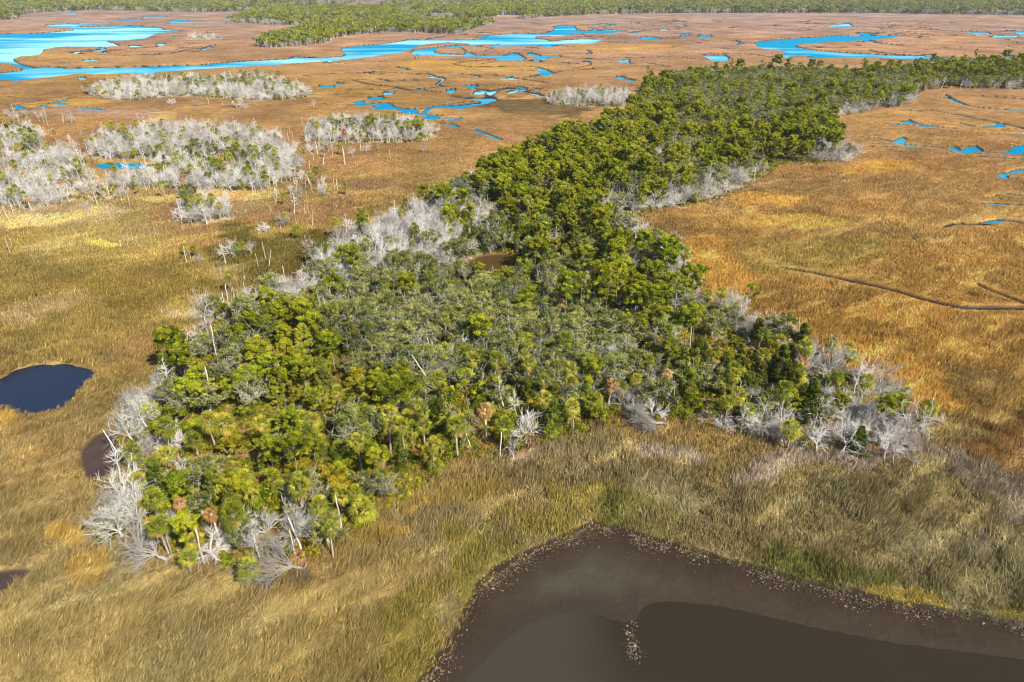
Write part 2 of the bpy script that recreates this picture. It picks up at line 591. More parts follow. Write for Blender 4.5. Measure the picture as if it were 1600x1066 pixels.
reg('pine_tree', [(make_pine(11, 12.5, 3.0, .50), "round-crowned green pine"), (make_pine(12, 14, 2.6, .58), "tall pine with a high narrow crown"),
                  (make_pine(13, 10.5, 3.1, .40), "bushy pine with a deep crown"), (make_pine(14, 13.5, 3.4, .62), "flat-topped pine with spreading crown"),
                  (make_pine(15, 14.5, 2.6, .6, 1, True), "thin pine with an open crown"), (make_pine(16, 9, 2.6, .34), "dense young pine")])
reg('oak_tree', [(make_oak(21, 8.5, 4.2), "broad grey-green oak"), (make_oak(22, 7.5, 3.6), "round low oak"), (make_oak(23, 9.2, 4.6, True), "spreading oak with pale limbs showing"),
                 (make_oak(24, 7.0, 3.9, True), "loose oak with twiggy crown")])
reg('cedar_tree', [(make_cedar(31, 8.2, 2.2), "dark conical cedar"), (make_cedar(32, 6.8, 2.3), "stout dark cedar"), (make_cedar(33, 9.0, 2.0), "tall dark cedar"), ])
reg('palm_tree', [(make_palm(41, 6.0, .25), "palm with a full green head"), (make_palm(42, 7.5, .45), "tall palm on a leaning trunk"), (make_palm(43, 4.2, .2), "short palm with yellowing lower fronds"),
                  (make_palm(44, 8.0, .15, .8), "slender tall palm with a small head"), (make_palm(45, 2.6, .2, 1.15), "squat young palm"), (make_palm(46, 5.2, .6, .9), "palm with a curved trunk")])
reg('dead_palm', [(make_dead_palm(51, 5.6), "dead palm with hanging orange-brown fronds"), (make_dead_palm(52, 4.4), "short dead palm with a brown head"), ])
reg('bare_tree', [(make_dead(61, 'dome', 5.6), "bare grey tree with a domed twiggy crown"), (make_dead(62, 'dome', 4.4), "low bare grey bush-like tree"), (make_dead(63, 'tall', 9.0), "tall bare grey tree with short side limbs"),
                  (make_dead(64, 'limbs', 6.5), "bare white tree with crooked limbs"), (make_dead(65, 'dome', 6.2, M_GREY2), "bare lichen-pale tree with feathery twigs"), (make_dead(66, 'tall', 7.2, M_GREY2), "thin bare pale tree"),
                  (make_dead(67, 'limbs', 5.2), "small bare tree with forked pale limbs")])
reg('uprooted_tree', [(make_dead(71, 'fan', 6.6, M_ROOT), "uprooted grey tree with fanned branches"), (make_dead(72, 'fan', 4.6, M_ROOT), "small uprooted grey tree")])
reg('tree_snag', [(make_snag(81, 5.2), "bare bleached trunk standing upright"), (make_snag(82, 3.6, .08), "short bleached trunk"), (make_snag(83, 7.0, .05), "tall bleached trunk"), (make_snag(84, 5.5, .28), "leaning bleached trunk"), (make_snag(85, 13, .55), "very long leaning grey trunk")])
reg('shrub', [(make_shrub(91, 3.4, 2.1), "rounded yellow-green shrub"), (make_shrub(92, 2.6, 1.8), "low yellow-green shrub"), (make_shrub(93, 4.6, 2.3), "tall yellow-green shrub")])

# ------------------------------------------------------------------ the map (photo pixels, laid on the ground)
LAGOON = [[-90, 54], (0, 52.5), (50, 51.5), (90, 49), (118, 46.5), (121, 45.5), (112, 42.5), (85, 41.5), (74, 40), (80, 38), (110, 36.5), (130, 35.8), (170, 35.5), (168, 37.5), (128, 39), (112, 40.5), (140, 42), (165, 40.5), (200, 39.8), (235, 41), (247, 43), (252, 46), (282, 47.5), (268, 49.8), (245, 51), (235, 54), (222, 60), (205, 61.5), (193, 62.8), (160, 63.5), (172, 66), (183, 71.5), (160, 72.5), (140, 72), (118, 72.5), (108, 71.5), (85, 73.5), (62, 77), (64, 80), (55, 86), (28, 87.8), (16, 92), (24, 98), (38, 102), (52, 105), (68, 103), (90, 104), (100, 105.5), (140, 104.5), (200, 103.5), (242, 102), (320, 100), (340, 97.5), (390, 94), (454, 91), (462, 88), (476, 89), (510, 89), (538, 86.6), (544, 84), (540, 80), (536, 74), (560, 71), (590, 68.5), (620, 65), (640, 61.4), (690, 62), (740, 61), (760, 60), (764, 58), (752, 55.5), (800, 52.4), (828, 51.6), (836, 53), (846, 52), (860, 50), (870, 46), (871, 41), (880, 39), (893, 40), (897, 46), (910, 48), (930, 48), (956, 46), (976, 48), (950, 51.5), (930, 51.3), (905, 51.8), (868, 56), (846, 55.6), (832, 56.5), (834, 59), (850, 61), (860, 64.2), (880, 62), (910, 60), (940, 60.6), (920, 68), (890, 67), (856, 70), (840, 69.4), (830, 71), (770, 72.4), (768, 70), (794, 68.2), (752, 68.6), (704, 74), (680, 74.5), (674, 79.5), (684, 82.4), (706, 83.5), (728, 84.6), (731, 81), (740, 84.6), (764, 85.6), (794, 85), (800, 82.4), (810, 85), (820, 92), (800, 94), (784, 94), (780, 91), (760, 88.4), (700, 86.8), (664, 86), (646, 81.4), (650, 77), (660, 75), (710, 70.4), (736, 69.3), (740, 68), (700, 65.6), (668, 68), (652, 71), (636, 77), (625, 81.5), (590, 86.5), (540, 93), (490, 96), (430, 100.5), (370, 104), (310, 107.4), (240, 113), (234, 116), (216, 115.6), (210, 113), (170, 115.4), (156, 114.8), (120, 114.4), (76, 120), (24, 125.6), (18, 124), (-90, 128), (-90, 116), (0, 112.5), (36, 109), (38, 105.5), (24, 101.5), (20, 97.5), (-90, 98)]
RIVER = [(1184, 67), (1190, 64), (1210, 62), (1240, 59.5), (1285, 56.7), (1312, 54.6), (1334, 55.8), (1397, 54), (1412, 54), (1386, 58.5), (1352, 62), (1285, 65.7), (1251, 67.5), (1238, 70), (1244, 73.4), (1274, 77.6), (1307, 80.5), (1366, 83.7), (1420, 86), (1456, 87.4), (1487, 90), (1532, 91), (1560, 92), (1600, 97), (1720, 102), (1720, 108), (1600, 101.5), (1555, 96.7), (1487, 93.6), (1431, 92.2), (1386, 90.4), (1352, 88.8), (1307, 89), (1267, 90.8), (1262, 88), (1280, 86.6), (1246, 85.8), (1232, 87.5), (1226, 89.2), (1216, 88.4), (1217, 85.2), (1238, 81.6), (1230, 78.4), (1198, 76), (1188, 72)]
POOLS = [
 [(1296, 39.6), (1323, 37), (1329, 40), (1316, 42.2), (1305, 41.8)], [(1512, 48.4), (1541, 49.8), (1545, 53), (1530, 53.2)], [(1557, 54.6), (1586, 55), (1584, 58.5), (1555, 58)], [(1591, 47.7), (1660, 47), (1660, 54), (1592, 53)],
 [(1098, 85), (1112, 85.5), (1130, 85), (1136, 90), (1133, 95), (1120, 95.2), (1116, 93)], [(828, 82), (842, 86), (872, 86), (874, 88), (854, 88.4), (850, 92), (842, 92), (841, 88.4), (828, 86)], [(968, 93), (980, 92.4), (979, 97), (970, 97)],
 [(1006, 56.4), (1022, 57.2), (1031, 60), (1014, 62), (1007, 61.4)], [(1032, 47.2), (1037, 44.8), (1042, 47)], [(1094, 54.2), (1106, 53.8), (1109, 57), (1098, 58)], [(960, 118.4), (968, 117.6), (976, 121), (990, 123.6), (988, 126), (978, 124.8), (962, 121.4)],
 [(838, 106.4), (850, 107.2), (864, 115), (850, 117.6), (848, 114)], [(782, 120.6), (800, 121), (816, 122.4), (810, 124.2), (786, 123.8)], [(794, 143), (798, 140.4), (808, 140), (806, 143), (797, 145.2)], [(729, 131.4), (740, 131), (745, 133.8), (738, 136), (731, 135)],
 [(744, 140.4), (756, 141), (754, 146.4), (744, 147)], [(700, 138.4), (708, 137.2), (710, 141), (706, 144), (701, 143)], [(653, 137.4), (660, 137.2), (660, 141), (655, 141)], [(672, 118.4), (678, 119), (677, 121.4), (673, 121)], [(601, 142), (614, 141.7), (611, 147.4), (602, 145.8)],
 [(576, 150.4), (593, 149.2), (598, 153.5), (585, 156)], [(553.5, 159.4), (564, 158.4), (561, 163)], [(586, 165.4), (609, 165), (606, 169), (588, 170.6)], [(624, 170.6), (648, 169.2), (653, 178.5), (637, 177.2)], [(661, 181.2), (687, 179.2), (679, 185.4), (664, 185.4)],
 [(737, 201.4), (750, 202.4), (748, 206.4)], [(501, 131.6), (519, 131.4), (519, 136.2), (504, 136)], [(527, 127.4), (536, 128.8), (532, 132.3)], [(836, 136.6), (845, 138), (840, 139.6)], [(204, 70.2), (218, 70.4), (216, 72.6), (206, 73)], [(248, 67.2), (255, 68), (254, 70.4), (249, 69.8)],
 [(134, 92.4), (150, 91.4), (148, 94), (136, 95.6)], [(184, 30.4), (216, 29), (215, 31.6), (192, 32.4)], [(228, 25.2), (256, 25), (254, 27), (230, 27.6)], [(266, 32.4), (280, 30.6), (312, 32.2), (300, 33.6), (272, 35.6)], [(94, 20.2), (116, 18.4), (112, 21), (100, 22)], [(125, 119.4), (131, 120.2), (128, 124)],
 [(148, 256.5), (165, 253.4), (213, 254.2), (241, 258), (220, 265), (155, 263)],
 [(1398, 222.4), (1406, 215), (1412, 214), (1417, 218), (1408, 225)], [(1480, 228.6), (1492, 229.4), (1502, 234), (1510, 233), (1513, 227.4), (1526, 227.4), (1534, 235), (1512, 239.6), (1496, 237.2)], [(1556, 238.4), (1580, 235.2), (1586, 229), (1600, 225.6), (1680, 222), (1680, 246), (1600, 242), (1570, 240.4)],
 [(1558, 192.4), (1568, 192.4), (1566, 198), (1560, 197.4)], [(1556, 274.4), (1564, 269.4), (1578, 270.2), (1572, 274), (1578, 279), (1568, 279)],
]
CREEKS = [
 [(1327, 40), (1375, 43.2), (1420, 45.7), (1514, 49)], [(1541, 50.4), (1589, 54.4)], [(1409, 54), (1487, 55.2), (1555, 56.8)], [(1660, 56), (1588, 55)], [(930, 91), (1010, 89), (1050, 88), (1086, 91.6), (1120, 93.8)], [(874, 88), (900, 91), (940, 91)], [(1100, 84), (1140, 82.4), (1180, 85), (1204, 89)], [(978, 96), (988, 99)], [(1012, 98), (1045, 103.5)],
 [(930, 60.6), (1006, 60)], [(1025, 59), (1056, 60)], [(1041, 46), (1057, 44.6)], [(1106, 55), (1113, 56.5)], [(930, 120), (960, 119)], [(706, 99), (730, 95), (760, 93), (782, 91.8)], [(706, 99), (720, 102.4), (750, 104.4), (790, 103.2), (830, 103), (846, 106), (856, 110), (868, 114)],
 [(770, 115), (778, 118.4), (800, 120), (830, 119.6), (846, 116)], [(816, 123), (840, 126.4), (854, 128.4)], [(766, 130), (790, 132.4), (810, 134), (823, 137), (810, 139.4)], [(702, 116), (726, 115), (744, 117), (748, 120)], [(734, 136), (756, 139.8)], [(620, 137), (636, 140), (652, 139)], [(660, 140), (684, 143)], [(670, 137), (680, 135.6)],
 [(638, 116), (666, 113.6), (678, 118), (687, 122)], [(626, 126), (636, 123), (650, 125)], [(620, 104), (640, 109)], [(548, 125), (570, 123), (598, 123), (610, 127)], [(552, 125), (580, 132), (610, 134), (622, 136.4), (641, 140.5)], [(542, 140), (559, 138), (601, 140), (622, 136.6)], [(605, 146), (593, 151), (560, 157), (556, 160), (606, 163), (609, 166)],
 [(609, 168), (624, 171)], [(653, 177), (687, 180)], [(679, 185), (716, 183), (719, 186), (685, 189)], [(685, 191.6), (706, 193), (714, 198)], [(750, 205), (762, 210), (782, 218)], [(619, 103.6), (635, 106)], [(559, 113), (595, 115.4)], [(272, 72.4), (288, 74)], [(75, 98), (110, 96.4), (134, 94)], [(216, 30.6), (330, 31.6)], [(114, 23.6), (158, 21.8)], [(128, 120), (145, 116), (155, 115)], [(0, 151), (20, 150)],
 [(79, 160), (100, 163)], [(120, 167), (158, 172)], [(1346, 213), (1374, 216.4), (1398, 222)], [(1400, 223), (1432, 227.6), (1460, 229), (1482, 233)], [(1532, 236), (1560, 238.4)], [(1352, 228), (1376, 228.5), (1396, 230), (1424, 228)], [(1420, 188), (1440, 195), (1490, 200)], [(1382, 193), (1408, 194), (1446, 197)],
 [(1454, 172), (1480, 176), (1504, 180), (1522, 184.4), (1546, 189), (1560, 192), (1580, 195.4), (1600, 201), (1640, 212)], [(1500, 192), (1528, 199), (1558, 196)], [(1518, 205), (1546, 208), (1590, 211), (1620, 208)], [(1478, 147), (1486, 154), (1498, 160), (1516, 166), (1560, 171), (1600, 172), (1660, 173)], [(1536, 150), (1594, 153.6)], [(1528, 244), (1600, 248)], [(1578, 270), (1600, 263.6), (1640, 262)], [(1578, 277), (1620, 280)],
 [(1215, 416), (1240, 420), (1274, 425), (1307, 433), (1364, 444), (1397, 452), (1431, 463), (1487, 477), (1521, 480), (1600, 480), (1660, 478)], [(1528, 442), (1537, 448), (1573, 462), (1600, 472)], [(1474, 354), (1494, 348), (1532, 350), (1550, 346), (1571, 343), (1600, 348), (1650, 360)], [(1535, 317), (1600, 320)], [(1575, 302), (1600, 305)],
 [(985, 35.6), (992, 36)], [(996, 33), (1012, 34)], [(1050, 30), (1068, 35)], [(1090, 35.4), (1106, 36.6)], [(1196, 42), (1206, 42)], [(1232, 41.6), (1240, 42.4)], [(1153, 67.6), (1160, 68.6)], [(1128, 75), (1136, 76)], [(1168, 76.6), (1174, 77)], [(1242, 47), (1256, 47.8)], [(1368, 65), (1374, 67.4)], [(1466, 73), (1476, 74)], [(1400, 33), (1412, 33.6)], [(1418, 30.4), (1430, 31)], [(1440, 36.6), (1454, 37.2)], [(1482, 34.4), (1490, 35.4)], [(820, 36), (856, 36.4)], [(1400, 81), (1430, 82)], [(1358, 34.6), (1376, 35.4)], [(1060, 71), (1050, 72)], [(936, 64.6), (976, 66.6)], [(868, 73), (892, 73)], [(925, 37), (948, 38)], [(1060, 56), (1084, 57.6)],
]
POND = [(-60, 640), (-60, 596), (0, 590), (21, 577), (48, 568), (79, 565), (113, 567), (138, 572), (149, 578), (138, 591), (124, 606), (113, 616), (112, 627), (82, 640), (38, 648), (31, 640), (0, 635)]
MUDS = [[(122, 703), (148, 677), (165, 672), (180, 680), (190, 705), (182, 728), (168, 742), (150, 758), (137, 752), (127, 730)], [(-30, 888), (0, 890), (20, 887), (50, 885), (45, 900), (20, 912), (0, 923), (-30, 935)]]
POOL_IN = [(722, 414), (740, 399), (770, 394), (806, 395), (818, 404), (800, 422), (762, 428), (735, 424)]
OPEN_IN = [(716, 412), (735, 397), (806, 392), (822, 405), (806, 428), (780, 436), (750, 436), (728, 426)]
BAY = [(560, 1190), (600, 1110), (637, 1066), (681, 1025), (719, 962), (731, 925), (756, 894), (819, 856), (869, 834), (915, 814), (925, 803), (938, 813), (1000, 828), (1087, 853), (1162, 875), (1256, 900), (1350, 922), (1475, 947), (1600, 966), (1800, 995), (1800, 1190)]
DEEP = [(640, 1190), (710, 1066), (760, 1010), (800, 975), (844, 953), (890, 944), (925, 942), (960, 955), (985, 962), (1000, 937), (1020, 929), (1050, 926), (1131, 934), (1225, 956), (1300, 972), (1412, 994), (1600, 1015), (1800, 1045), (1800, 1190)]
MAIN = [(150, 800), (183, 775), (206, 728), (200, 690), (203, 655), (215, 615), (235, 600), (285, 565), (292, 540), (320, 500), (360, 485), (440, 462), (455, 432), (510, 395), (545, 368), (610, 348), (640, 330), (700, 308), (740, 288), (800, 262), (850, 238), (910, 222), (970, 200), (1000, 158), (1020, 132), (1100, 119), (1200, 113), (1300, 118), (1400, 114), (1500, 107), (1600, 101), (1760, 96), (1760, 138), (1600, 140), (1500, 138), (1435, 141), (1425, 165), (1350, 176), (1300, 186), (1305, 212), (1315, 236), (1345, 243), (1310, 256), (1215, 256), (1200, 276), (1160, 297), (1100, 321), (1030, 327), (985, 342), (975, 358), (1005, 380), (1060, 390), (1075, 415), (1066, 455), (1090, 478), (1150, 480), (1200, 510), (1230, 545), (1290, 560), (1340, 585), (1400, 605), (1445, 645), (1440, 690), (1400, 718), (1340, 716), (1250, 702), (1160, 682), (1090, 668), (1040, 660), (980, 663), (930, 668), (880, 684), (800, 718), (740, 720), (700, 738), (650, 768), (600, 803), (540, 843), (500, 872), (480, 900), (430, 908), (390, 897), (340, 884), (280, 888), (215, 880), (195, 850), (160, 835)]
ISLES = [  # grey woods on the left: outline, spacing, mix, green heart
 ([(130, 145), (180, 132), (250, 127), (330, 124), (420, 124), (470, 141), (492, 153), (420, 158), (370, 157), (300, 150), (260, 152), (190, 159), (150, 152)], 3.9, (350, 138, 60, 10)),
 ([(478, 205), (520, 194), (600, 194), (660, 199), (692, 216), (640, 224), (560, 224), (500, 226), (478, 217)], 3.1, (610, 208, 60, 9)),
 ([(150, 218), (200, 208), (300, 203), (400, 208), (440, 226), (472, 252), (455, 277), (420, 297), (370, 302), (330, 292), (290, 297), (260, 297), (200, 300), (165, 280), (140, 250)], 2.95, (330, 262, 70, 20)),
 ([(-60, 225), (40, 205), (72, 220), (60, 238), (100, 243), (150, 262), (200, 287), (190, 312), (110, 317), (50, 332), (0, 327), (-60, 322)], 3.1, (40, 222, 40, 14)),
 ([(850, 158), (880, 150), (940, 148), (990, 152), (985, 166), (930, 168), (865, 165)], 3.2, (0, 0, 1, 1)),
 ([(288, 60), (315, 55.5), (345, 58), (346, 62), (300, 63.5)], 8.0, (0, 0, 1, 1)),
 ([(272, 342), (300, 318), (330, 312), (350, 330), (372, 345), (330, 352), (290, 350)], 3.0, (310, 325, 16, 10)),
]
FAR = [(-500, 36), (-60, 33), (0, 32), (28, 31), (30, 23), (60, 20.5), (150, 15.5), (240, 18.5), (310, 19.5), (385, 17.5), (392, 21.5), (370, 30), (352, 37), (385, 36.4), (415, 38.6), (465, 40), (474, 45), (472, 52), (440, 57), (412, 61), (403, 73), (425, 75), (445, 73.5), (490, 70.5), (512, 66), (522, 59.5), (555, 55), (610, 50), (650, 51), (715, 54.5), (730, 51), (745, 44), (770, 38), (800, 33), (850, 27), (930, 22.7), (1000, 21.4), (1140, 20.4), (1330, 20.2), (1450, 22), (1600, 24), (1800, 25), (2100, 27), (2100, -13), (-500, -13)]

W_MAIN = chaikin(poly_w(MAIN), True, 1)
W_FAR = poly_w(FAR)
W_ISLES = [chaikin(poly_w(p), True, 1) for p, _, _ in ISLES]
W_POND, W_BAY, W_DEEP = chaikin(poly_w(POND), True), chaikin(poly_w(BAY), True), chaikin(poly_w(DEEP), True)
W_MUDS = [chaikin(poly_w(p), True) for p in MUDS]
W_POOLIN = chaikin(poly_w(POOL_IN), True)
W_OPEN = chaikin(poly_w(OPEN_IN), True)

def ell(px, py, L):
    s = np.zeros(px.shape)
    for cx, cy, rx, ry, v in L:
        s = s + v * np.exp(-(((px - cx) / rx) ** 2 + ((py - cy) / ry) ** 2))
    return s

def wet_sd(x, y):
    """signed distance to creeks, lagoons and pools"""
    jx = 2.2 * (fbm(x / 7, y / 7, 5) - .5) * np.clip(y / 250, .3, 3)
    d = np.full(x.shape, 20.0)
    for P in [LAGOON, RIVER] + POOLS:
        d = np.minimum(d, sd_poly(x, y, poly_w(P), 20.0))
    c = np.full(x.shape, 20.0)
    for C in CREEKS:
        P = chaikin(poly_w(C), False, 2)
        ym = P[:, 1].mean()
        hw = .4 + ym * .0042 if ym > 350 else .9 + ym * .0030
        c = np.minimum(c, sd_line(x, y, P, hw))
    px, py = pix(x, y)
    wx, wy = 40 * (fbm(x / 60, y / 60, 771, 2) - .5), 40 * (fbm(x / 60, y / 60, 781, 2) - .5)
    S = np.where(y > 420, 120., 60.)
    ridge = np.minimum(np.abs(fbm((x + wx) / 120, (y + wy) / 150, 791, 2) - .5) * 190, np.abs(fbm((x - wy) / 70, (y + wx) / 90, 801, 2) - .5) * 120)
    m_ = ell(px, py, [(740, 110, 220, 40, 1), (1150, 60, 330, 26, 1), (1500, 70, 200, 24, 1), (600, 150, 120, 30, .8), (1500, 180, 120, 40, .6), (60, 160, 90, 12, .8), (200, 70, 160, 20, .6)])
    broken = vnoise(x / 55, y / 55, 811)
    hw = np.clip(.3 + y * .0016, .4, 2.2)
    c = np.minimum(c, np.where((m_ > .30) & (broken > .42) & (y > 300), ridge - hw, 20.0))
    return d + jx * .5 - .004 * np.clip(y - 300, 0, 1500), c + jx * .3

# plant cover colours: (cx, cy, rx, ry, colour, strength)
PATCH = [(462, 906, 40, 10, (112, 88, 70), .7), (430, 395, 130, 40, (98, 80, 14), .95), (300, 455, 150, 28, (118, 92, 20), .6), (850, 165, 90, 18, (108, 86, 48), .85), (740, 150, 60, 8, (140, 108, 54), .5), (370, 325, 80, 18, (152, 122, 74), .8), (180, 372, 150, 30, (150, 125, 62), .5), (190, 385, 24, 6, (196, 168, 22), .9),
 (60, 335, 60, 14, (205, 165, 85), .8), (235, 185, 34, 8, (215, 168, 40), .8), (250, 195, 55, 8, (196, 150, 112), .7), (310, 153, 60, 6, (205, 152, 110), .8), (160, 181, 110, 8, (184, 142, 108), .7), (580, 298, 30, 8, (140, 84, 62), .9), (520, 292, 38, 4, (142, 90, 64), .8), (245, 396, 24, 6, (150, 75, 40), .9), (330, 384, 48, 4, (148, 88, 62), .85), (362, 318, 16, 7, (165, 90, 48), .8), (490, 345, 30, 6, (140, 90, 50), .6),
 (300, 312, 130, 10, (205, 165, 80), .6), (105, 855, 50, 24, (168, 124, 26), .6), (150, 900, 80, 30, (160, 118, 30), .6), (20, 648, 40, 12, (186, 136, 15), .9), (420, 478, 70, 15, (170, 142, 30), .8), (310, 480, 60, 14, (165, 130, 30), .6),
 (1185, 315, 45, 12, (196, 138, 20), .8), (1240, 352, 80, 10, (188, 146, 14), .8), (1380, 260, 70, 10, (200, 142, 25), .7), (1390, 482, 62, 15, (176, 124, 5), .85), (1120, 420, 60, 40, (188, 116, 14), .8), (1290, 400, 100, 26, (140, 114, 40), .7), (1400, 620, 70, 45, (192, 130, 8), .85), (1330, 568, 60, 30, (186, 124, 14), .7), (1550, 662, 90, 15, (118, 80, 30), .8), (1560, 702, 70, 32, (140, 92, 32), .7), (1540, 345, 30, 4, (196, 140, 10), .9),
 (1330, 722, 170, 22, (150, 124, 98), .85), (1560, 775, 140, 45, (132, 108, 82), .85), (1050, 690, 60, 16, (160, 134, 104), .85), (850, 702, 70, 16, (152, 122, 84), .8), (960, 720, 60, 16, (150, 118, 70), .5), (760, 870, 80, 60, (132, 112, 25), .7), (690, 980, 45, 80, (130, 108, 22), .8), (880, 800, 70, 26, (140, 116, 30), .7), (1000, 812, 90, 16, (108, 98, 34), .8), (1250, 874, 140, 20, (102, 92, 32), .85), (1430, 906, 72, 17, (158, 128, 14), .9), (1560, 948, 80, 14, (110, 94, 24), .85), (1180, 830, 160, 30, (138, 112, 62), .6),
 (700, 748, 90, 22, (150, 118, 36), .6), (620, 812, 60, 24, (150, 115, 32), .7), (760, 105, 150, 9, (204, 142, 52), .8), (700, 98, 60, 4, (200, 124, 28), .8), (960, 75, 120, 4, (206, 142, 58), .8), (150, 87, 120, 4, (206, 142, 58), .8), (180, 118, 60, 5, (196, 142, 38), .8), (130, 165, 80, 8, (200, 142, 38), .8), (600, 150, 90, 10, (172, 118, 40), .5), (1000, 165, 60, 6, (190, 150, 80), .5), (500, 105, 80, 6, (190, 135, 75), .6), (1320, 76, 90, 3, (204, 140, 72), .8), (820, 190, 60, 14, (160, 108, 55), .6), (560, 255, 60, 12, (170, 120, 66), .6), (720, 178, 40, 8, (172, 122, 60), .5), (640, 232, 40, 6, (130, 96, 30), .7)]
G_PY = [-40, 20, 60, 90, 130, 200, 300, 400, 550, 700, 820, 1066, 1300]
G_L = np.array([(178, 144, 122), (182, 142, 114), (190, 138, 98), (190, 134, 78), (180, 126, 60), (168, 116, 58), (152, 118, 56), (138, 108, 38), (142, 111, 44), (152, 118, 60), (142, 113, 57), (140, 114, 58), (140, 114, 58)], float)
G_R = np.array([(178, 144, 122), (180, 142, 118), (188, 136, 98), (186, 132, 84), (182, 128, 72), (172, 118, 62), (164, 120, 56), (162, 118, 44), (158, 112, 34), (142, 116, 64), (134, 112, 64), (128, 106, 52), (128, 106, 52)], float)

def cover(x, y):
    """colour of the plant cover (linear albedo) at ground points"""
    px, py = pix(x, y)
    pz = 1067.0 / np.maximum(np.hypot(y, H), 40)          # photo pixels per metre
    wx, wy = rnoise(x, y, 18, 61) - .5, rnoise(x, y, 18, 171) - .5
    amp = 22 * np.clip(y / 120, 1, 8)
    px = px + wx * amp * pz
    py = py + wy * amp * pz * H / np.maximum(np.hypot(y, H), 40)
    L = np.stack([np.interp(py, G_PY, G_L[:, k]) for k in range(3)], -1)
    R = np.stack([np.interp(py, G_PY, G_R[:, k]) for k in range(3)], -1)
    m = smooth(520, 950, px)[..., None]
    c = lin(L * (1 - m) + R * m)
    n1 = rnoise(x, y, 9, 101, 4)[..., None]
    n2 = rnoise(x, y, 3, 151, 3)[..., None]
    c = c * (.62 + .76 * n1) * (.72 + .56 * n2)
    hue = rnoise(x, y, 14, 201) - .5
    c = c * np.stack([1 + .3 * hue, 1 + .1 * hue, 1 - .5 * hue], -1)
    mo = rnoise(x, y, 20, 1101, 4)
    lm = smooth(760, 600, px) * smooth(110, 160, py) * smooth(620, 470, py)
    for col, kk in ((lin((186, 152, 106)), .6 * smooth(.56, .68, mo)), (lin((140, 92, 60)), .5 * smooth(.40, .30, mo))):
        k = (lm * kk)[..., None]
        c = c * (1 - k) + col * (.72 + .56 * n2) * k
    for cx, cy, rx, ry, col, s in PATCH:
        q = ((px - cx) / rx) ** 2 + ((py - cy) / ry) ** 2
        k = (s * smooth(1.3, .55, q + 2.4 * (n1[..., 0] - .5) + 1.6 * (n2[..., 0] - .5)))[..., None]
        if k.max() > 0:
            c = c * (1 - k) + lin(col) * 1.08 * (.72 + .56 * n2) * k
    f = np.full(x.shape, 9.0)
    for P in [W_MAIN] + W_ISLES:
        f = np.minimum(f, sd_poly(x, y, P, 9.0))
    k = smooth(1.0, -4.0, f)[..., None] * .9
    n3 = fbm(x / 5, y / 5, 301, 3)[..., None]
    floor = lin((150, 92, 58)) * (1 - smooth(.42, .62, n3)) + lin((140, 118, 34)) * smooth(.42, .62, n3)
    floor = floor * (.6 + .8 * n2)
    isl = np.full(x.shape, 9.0)
    for P in W_ISLES:
        isl = np.minimum(isl, sd_poly(x, y, P, 9.0))
    fl2 = lin((176, 140, 70)) * (.6 + .8 * n2)
    floor = np.where((isl < 2)[..., None], fl2, floor)
    c = c * (1 - k) + floor * k
    g = c.mean(-1, keepdims=True)
    c = (g + (c - g) * .86) * np.array([.93, 1.0, 1.06])
    c[..., 1] = np.maximum(c[..., 1], .56 * c[..., 0])
    c[..., 2] = np.maximum(c[..., 2], .24 * c[..., 1])
    return np.clip(c * np.array([.97, .98, 1.0]) * (1 - .26 * smooth(200, 600, y))[..., None], 0.004, .8)

# ------------------------------------------------------------------ ground sheet
prow = np.concatenate([np.arange(1180, 700, -1.6), np.arange(700, 300, -.95), np.arange(300, 140, -.9), np.arange(140, -22, -.62)])
_, yrow = gnd(np.full(prow.shape, 800.0), prow)
yrow = np.concatenate([[-30, -10, 8, 22, 33, 40, 45], yrow[yrow > 46], [14000, 26000, 55000]])
uc = np.arange(-.98, .981, 1.75 / F)
uc = np.concatenate([[-6, -3.5, -2.2, -1.6, -1.3, -1.12], uc, [1.12, 1.3, 1.6, 2.2, 3.5, 6]])
zc_ = yrow * CP + H * SP
GX = zc_[:, None] * uc[None, :]
GY = np.broadcast_to(yrow[:, None], GX.shape).copy()
gx, gy = GX.ravel(), GY.ravel()
s_wet, s_crk = wet_sd(gx, gy)
s_pond = sd_poly(gx, gy, W_POND, 12.0) + 2.2 * (fbm(gx / 3.5, gy / 3.5, 831, 3) - .5)
s_mud = np.full(gx.shape, 9.0)
for P in W_MUDS:
    s_mud = np.minimum(s_mud, sd_poly(gx, gy, P, 9.0))
s_pin = sd_poly(gx, gy, W_POOLIN, 9.0)
s_bay = sd_poly(gx, gy, W_BAY, 60.0) + 1.5 * (fbm(gx / 2.4, gy / 2.4, 821, 3) - .5)
s_deep = sd_poly(gx, gy, W_DEEP, 40.0)
bw = np.clip(.7 + (gy - 150) * .0016, .7, 3.5)
gz = .30 * (fbm(gx / 3.1, gy / 3.1, 11) - .5) * np.clip(1.2 - gy / 900, .3, 1)
gz = gz - np.maximum(3.2 * smooth(bw, -bw, s_wet), (1.1 + 1.0 * smooth(250, 450, gy)) * smooth(bw * .7, -bw * .7, s_crk))
gz -= 1.5 * smooth(1.4, -1.6, s_pond)
gz -= .40 * smooth(.8, -.8, s_mud) - .05 * smooth(0, -2, s_mud)
gz -= .9 * smooth(.8, -.8, s_pin)
flat = smooth(.3, -1.2, s_bay)
zb = -.42 - .33 * smooth(0, -5.5, s_bay) + .03 * (fbm(gx / 1.3, gy / 1.3, 15) - .5)
zb = zb - np.clip(-s_deep * .07, -.03, 1.0)
gz = gz * (1 - flat) + np.where(s_bay < .3, zb, 0) * flat
mud = np.maximum.reduce([smooth(-.18, -.5, gz) * ((s_wet < 6) | (s_crk < 6)), smooth(.35, -.5, s_mud), smooth(.4, -.6, s_pond), smooth(.1, -.5, s_bay), smooth(.5, -.3, s_pin)])
gcol = cover(gx, gy)
